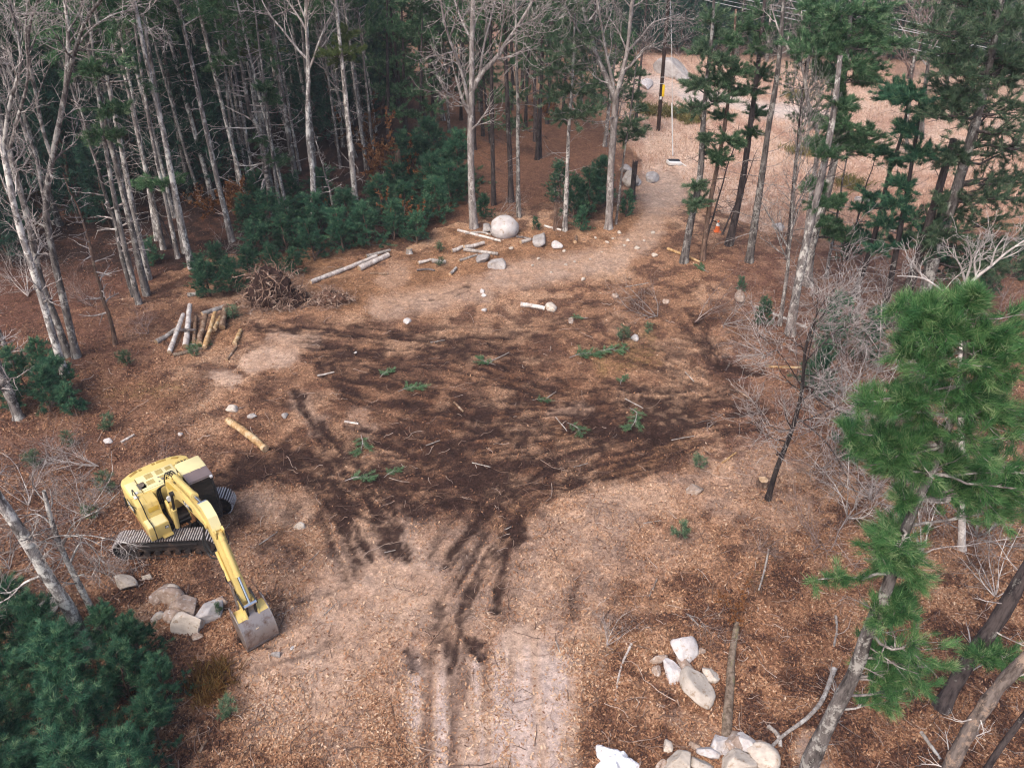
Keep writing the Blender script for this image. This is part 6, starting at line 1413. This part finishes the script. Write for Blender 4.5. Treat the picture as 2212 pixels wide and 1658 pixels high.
for k in range(3): hs_.pipe([(.0, BY - .30 - .06 * k, 1.5), (-.02, BY - .28 - .05 * k, 2.1), (.2, BY - .2, 2.35), (.45, BY - .12, 2.5)], .026, 6, 16)
hs_.pipe([(4.35, BY - .2, 3.50), (4.45, BY - .30, 3.0), (4.75, BY - .28, 2.65), (5.05, BY - .2, 2.75)], .03, 6, 16); hs_.pipe([(4.35, BY - .15, 3.45), (4.40, BY - .36, 2.9), (4.72, BY - .34, 2.5), (5.10, BY - .2, 2.62)], .026, 6, 16)
hs_.done('hydraulic_hose', RUB, BOOM)
hl = BM()
for k in range(4): hl.pipe([(.35, BY - .1 + .07 * k, 2.66), (.70, BY - .1 + .07 * k, 3.06), (1.2, BY - .1 + .07 * k, 3.25)], .016, 6, 10)
for y0 in (-.12, .12): hl.pipe([(1.3, BY + y0 * 1.2, 3.24), (2.6, BY + y0, 3.53), (4.3, BY + y0, 3.72)], .016, 6, 12)
hl.done('hydraulic_pipe', YEL, BOOM)
bl = BM(); bl.cyl((1.06, BY - .30, 2.42), (1.16, BY - .31, 2.44), .085, 20); bl.done('boom_lamp', LENS, BOOM)
for s in (-1, 1):
    bc = BM(); bc.cyl((1.0, BY + s * .30, 1.05), (1.18, BY + s * .28, 1.95), .08, 16); bc.cyl((1.16, BY + s * .28, 1.86), (1.185, BY + s * .28, 1.99), .092, 16); B_ = bc.done('boom_cylinder', ORG if s > 0 else YEL, EXC)
    rd = BM(); rd.cyl((1.18, BY + s * .28, 1.95), (1.34, BY + s * .24, 2.72), .045, 12); rd.cyl((1.34, BY + s * .14, 2.74), (1.34, BY + s * .30, 2.74), .09, 14); rd.done('cylinder_rod', BLK, B_)
# stick
sk = BM(); sk.prism([(4.08, 4.10), (4.42, 4.16), (4.80, 3.98), (5.10, 3.42), (6.12, 1.52), (6.10, 1.36), (5.92, 1.34), (5.82, 1.5), (4.72, 3.12), (4.36, 3.38), (4.28, 3.60)], BY - .15, BY + .15, .02)
sk.cyl((5.98, BY - .22, 1.43), (5.98, BY + .22, 1.43), .09, 18)
STK = sk.done('stick', YEL, EXC)
tp_ = BM(); tp_.prism([(4.12, 4.115), (4.42, 4.17), (4.80, 3.995), (5.0, 3.62), (5.015, 3.625), (4.81, 4.01), (4.42, 4.186), (4.12, 4.13)], BY - .145, BY + .145, 0); tp_.done('stick_top_plate', YPALE, STK)
bk = BM(); bk.cyl((5.10, BY, 3.62), (5.85, BY, 2.36), .088, 18); bk.cyl((5.80, BY, 2.44), (5.86, BY, 2.34), .105, 18); bk.cyl((5.20, BY, 3.46), (5.24, BY, 3.39), .102, 18)
for s in (-1, 1): bk.prism([(4.98, 3.52), (5.12, 3.40), (5.22, 3.72), (5.10, 3.80)], BY + s * .12 - .02, BY + s * .12 + .02, .005)
BKC = bk.done('bucket_cylinder', YEL, STK)
rd = BM(); rd.cyl((5.84, BY, 2.38), (6.34, BY, 1.56), .045, 14); rd.cyl((6.35, BY - .2, 1.54), (6.35, BY + .2, 1.54), .065, 14); rd.done('cylinder_rod', CHR, BKC)
lk = BM()
for s in (-1, 1): lk.prism([(5.86, 1.72), (5.94, 1.80), (6.40, 1.58), (6.38, 1.46)], BY + s * .21 - .025, BY + s * .21 + .025, .006)
for s in (-1, 1): lk.prism([(6.30, 1.56), (6.42, 1.54), (6.36, 1.06), (6.26, 1.06)], BY + s * .13 - .03, BY + s * .13 + .03, .006)
lk.cyl((6.31, BY - .22, 1.08), (6.31, BY + .22, 1.08), .05, 12)
lk.done('bucket_linkage', BLK, STK)
hs2 = BM(); hs2.pipe([(5.05, BY - .19, 2.7), (5.42, BY - .24, 2.25), (5.50, BY - .25, 1.95), (5.62, BY - .2, 1.95)], .018, 6, 14); hs2.pipe([(5.02, BY + .12, 3.75), (5.25, BY + .16, 3.25), (5.30, BY + .1, 3.2)], .014, 6, 10); hs2.done('stick_hose', RUB, STK)
tc = BM(); tc.cyl((5.0, BY - .20, 2.85), (5.55, BY - .20, 2.05), .05, 14); tc.done('thumb_cylinder', YEL, STK)
th_ = BM(); th_.prism([(5.48, 2.02), (5.66, 1.98), (5.84, 1.50), (5.92, 1.30), (5.76, .82), (5.62, .62), (5.60, .86), (5.66, 1.26)], BY - .23, BY - .19, .006); th_.prism([(5.48, 2.02), (5.66, 1.98), (5.84, 1.50), (5.92, 1.30), (5.76, .82), (5.62, .62), (5.60, .86), (5.66, 1.26)], BY + .05, BY + .09, .006)
th_.box((5.64, BY - .07, 1.5), (.05, .28, .7), .01, Matrix.Rotation(R(8), 3, 'Y'))
th_.done('thumb', STEEL, STK)
# bucket: side plates and a rolled shell
BW = .50
side = [(5.84, 1.30), (6.08, 1.34), (6.40, 1.12), (6.62, .88), (6.76, .58), (6.78, .30), (6.70, .06), (6.52, .10), (6.10, .34), (5.90, .62), (5.82, .95)]
bs = BM()
for s in (-1, 1): bs.prism(side, BY + s * BW - .018, BY + s * BW + .018, .006)
BKT = bs.done('bucket', STEEL, EXC)
sh_o = [(5.98, 1.16), (6.22, 1.18), (6.44, 1.06), (6.62, .86), (6.74, .58), (6.76, .32), (6.69, .06)]
def offs(pts, d):
    p = np.array(pts); t = norm(np.gradient(p, axis=0)); n = np.stack([t[:, 1], -t[:, 0]], 1); return [tuple(v) for v in p + n * d]
so_ = resample(np.array([(a, 0, c) for a, c in sh_o]), 22)[:, [0, 2]]
sh_ = BM(); sh_.prism([tuple(v) for v in so_] + [tuple(v) for v in offs(so_, .035)][::-1], BY - BW, BY + BW, 0); sh_.done('bucket_shell', STEEL, BKT)
yl = [v for v in so_ if v[0] < 6.46]
er = BM()
for s in (-1, 1): er.prism([tuple(v) for v in offs(yl, -.012)] + [tuple(v) for v in yl][::-1], BY + s * .36 - .16, BY + s * .36 + .16, 0)
er.done('bucket_shoulder', YEL, BKT)
ea = BM()
for s in (-1, 1): ea.prism([(5.90, 1.12), (5.92, 1.50), (6.04, 1.52), (6.36, 1.22), (6.44, 1.04), (6.2, 1.1)], BY + s * .19 - .03, BY + s * .19 + .03, .008)
ea.done('bucket_ears', YEL, BKT)
lp_ = BM(); lp_.box((6.70, BY, .10), (.05, 2 * BW + .06, .14), .008, Matrix.Rotation(R(18), 3, 'Y')); lp_.done('cutting_edge', paint('edge_steel', (.16, .135, .13), .4, (.1, .07, .05), .55, .5), BKT)
tt = BM()
for k in range(5): tt.box((6.62, BY - BW + .06 + k * (2 * BW - .12) / 4, .03), (.16, .08, .06), .012, Matrix.Rotation(R(40), 3, 'Y'))
tt.done('bucket_teeth', STEEL, BKT)
wl = BM(); wl.box((6.66, BY - .05, .75), (.02, .10, .14), .004, Matrix.Rotation(R(22), 3, 'Y')); wl.done('bare_patch', paint('bare_patch', (.6, .48, .36), .5), BKT)

# ------------------------------------------------------------------ utility pole, guys and wires
p0 = Gp(1422, 281); Yp = p0[1]; ptop = PY(1447, -40, Yp)
POLE = empty('utility_pole', p0, label='dark wooden utility pole with a yellow marker strip by the dry field', cat='utility pole')
V, F = tubes(resample([[0, 0, -.2], ptop - p0], 8), np.linspace(.19, .14, 8), 12)
mobj('pole', mesh_arrays('pole', [(V, F, 0, None)], bark_mat('creosoted_wood', (.018, .012, .010), (.055, .034, .028), (.10, .07, .055), .62, vary=0)), POLE)
def on_pole(px, py, w_, h_, mat, nm):
    c = PY(px, py, Yp - .2) - p0
    b_ = BM(); b_.box(c, (w_, .03, h_), .004, Matrix.Rotation(math.atan2((ptop - p0)[0], (ptop - p0)[2]), 3, 'Y')); b_.done(nm, mat, POLE)
on_pole(1433, 196, .22, 1.05, paint('yellow_plastic', (.82, .55, .02), .4, (.6, .45, .1), .8), 'marker_strip')
on_pole(1427, 212, .2, .26, WHT, 'white_tag')
on_pole(1430, 181, .40, .03, WHT, 'wire_band'); on_pole(1432, 167, .40, .03, WHT, 'wire_band')
ca_ = BM(); d_ = ptop - p0; ca_.box(d_ * .93 + np.array([0, -.2, 0]), (2.4, .10, .12), .01, Matrix.Rotation(R(-35), 3, 'Z')); ca_.done('crossarm', M['bark_brown'], POLE)
WIRE = paint('aluminium_wire', (.62, .62, .63), .4, (.5, .5, .5), .8, .3)
def wire(pts, r, label, name='power_line', mat=WIRE, cat='wire', group=None):
    P = resample(pts, 40); c = P[0].copy()
    o = mobj(name, mesh_arrays(name, [(*tubes(P - c, np.full(40, r), 5), 0, None)], mat), label=label, cat=cat, group=group); o.location = c
    return o
gw = wire([ptop * .97 + p0 * .03, PY(1450, 60, Yp - 5), Gp(1453, 340, .1)], .02, 'pale guy wire running straight down from the pole to the dry grass', 'guy_wire')
gpt = [PY(1452, 255, Gp(1453, 340)[1] + 1.35), Gp(1453, 338, .1)]
gpt[0] = np.array(gpt[1]) + (np.array(ptop) - np.array(gpt[1])) * .30
c0 = np.array(gw.location)
mobj('guy_guard', mesh_arrays('guy_guard', [(*tubes(resample(gpt, 6) - c0, np.full(6, .05), 8), 0, None)], WHT), gw)
wire([PY(1420, 20, Yp), Gp(1488, 172, .1)], .014, 'thin guy wire slanting down behind the pole to the right', 'guy_wire')
for k, (a, b_, cc, dz_, lab) in enumerate([((1530, 2), (1800, 62), (2212, 170), .0, 'lowest bright power line crossing the upper right pines'), ((1610, 0), (1850, 45), (2212, 120), .0, 'second power line from the bottom in the upper right'), ((1700, 0), (1960, 62), (2212, 130), 0, 'third power line from the bottom in the upper right'), ((1740, 0), (2000, 55), (2212, 105), 0, 'uppermost power line in the upper right corner'), ((1560, 0), (1830, 55), (2212, 148), 0, 'thin power line close above the lowest bright one')]):
    ya, yb, yc = 72, 62, 50
    q = [PY(*a, ya), PY(*b_, yb), PY(*cc, yc)]
    q = [q[0] + (q[0] - q[1]) * .35] + q + [q[2] + (q[2] - q[1]) * 1.2]
    wire(q, .022 if k in (0, 1) else .015, lab)
# flat box lying at the foot of the guy
p = Gp(1455, 355); bx = empty('flat_box', p, label='black and white flat box lying at the foot of the guy wire', cat='box'); bx.rotation_euler = (R(4), R(6), R(15))
q = BM(); q.box((0, 0, .16), (1.15, .7, .26), .04); q.done('box_body', WHT, bx)
q = BM(); q.box((.05, .16, .31), (1.0, .36, .05), .01, Matrix.Rotation(R(8), 3, 'X')); q.done('box_lid', BLK, bx)
q = BM(); q.pipe([(.5, -.2, .25), (.8, -.5, .12), (1.0, -.75, .05)], .04); q.done('box_strap', WHT, bx)
# traffic cone
p = Gp(1549, 499); cn = empty('traffic_cone', p, label='orange traffic cone with a white collar among the right-hand pines', cat='traffic cone')
q = BM(); q.box((0, 0, .03), (.46, .46, .06), .01); q.done('cone_base', RED, cn)
q = BM(); q.cyl((0, 0, .06), (0, 0, .42), .19, 20, .12); q.cyl((0, 0, .66), (0, 0, .80), .075, 20, .045); q.done('cone_body', RED, cn)
q = BM(); q.cyl((0, 0, .42), (0, 0, .66), .122, 20, .077); q.done('white_collar', WHT, cn)
# crumpled white sheet at the bottom edge
def sheet(px, py, w_, d_, label):
    p = Gp(px, py); n = 70; rng = np.random.default_rng(8)
    u, v = np.meshgrid(np.linspace(-1, 1, n), np.linspace(-1, 1, n)); u, v = u.ravel(), v.ravel()
    rr = np.hypot(u, v); th_ = np.arctan2(v, u)
    s = np.maximum(np.abs(u), np.abs(v)) / np.maximum(rr, 1e-6)
    edge = 1 + .22 * np.sin(3 * th_ + 1) + .12 * np.sin(5 * th_ + 2) + .07 * np.sin(9 * th_)
    x = u * s * edge * w_ / 2; y = v * s * edge * d_ / 2; R_ = rr * s
    ridg = np.abs(fbm(x * 3.2 + 3, y * 3.2, 71, 3) - .5) * 2
    z = .42 * (1 - R_ ** 2) * (.7 + .6 * fbm(x * 2, y * 2, 72, 2)) + .20 * (ridg - .3) * (1 - R_ ** 6) + .02 + .05 * np.abs(np.sin(6 * th_)) * R_
    ii = (np.arange(n - 1)[:, None] * n + np.arange(n - 1)[None]).ravel(); F = np.stack([ii, ii + 1, ii + n + 1, ii + n], 1)
    m, nt, b = new_mat('white_plastic_sheet'); b.inputs['Base Color'].default_value = (.82, .81, .83, 1); b.inputs['Roughness'].default_value = .35
    nn = tex(nt, 5, 5, .7); r = ramp(nt, [(.55, (.84, .83, .86)), (.68, (.45, .40, .40))]); nt.links.new(nn.outputs[0], r.inputs[0]); nt.links.new(r.outputs[0], b.inputs['Base Color']); bump(nt, b, nn.outputs[0], .8, .08)
    o = mobj('plastic_sheet', mesh_arrays('plastic_sheet', [(np.stack([x, y, z], 1), F, 0, None)], m), label=label, cat='plastic sheet'); o.location = p; o.rotation_euler = (0, 0, -.2)
    sm = o.modifiers.new('thickness', 'SOLIDIFY'); sm.thickness = .006
sheet(1325, 1650, 1.05, .85, 'crumpled white plastic sheet with dirt at the bottom edge')

# ------------------------------------------------------------------ air: thin even haze, added round the whole place to lift the dark tones
hz = BM(); hz.box((0, 240, 12.75), (1160, 1000, 28.5), 0)
HZ, nt, b = new_mat('haze')
nt.nodes.remove(b)
pv = node(nt, 'ShaderNodeVolumePrincipled'); pv.inputs['Color'].default_value = (.86, .89, 1.0, 1); pv.inputs['Density'].default_value = 0.0004; pv.inputs['Anisotropy'].default_value = 0.0
nt.links.new(pv.outputs[0], nt.nodes['Material Output'].inputs['Volume'])
hz.done('haze', HZ, None, smooth=False, kind='stuff')
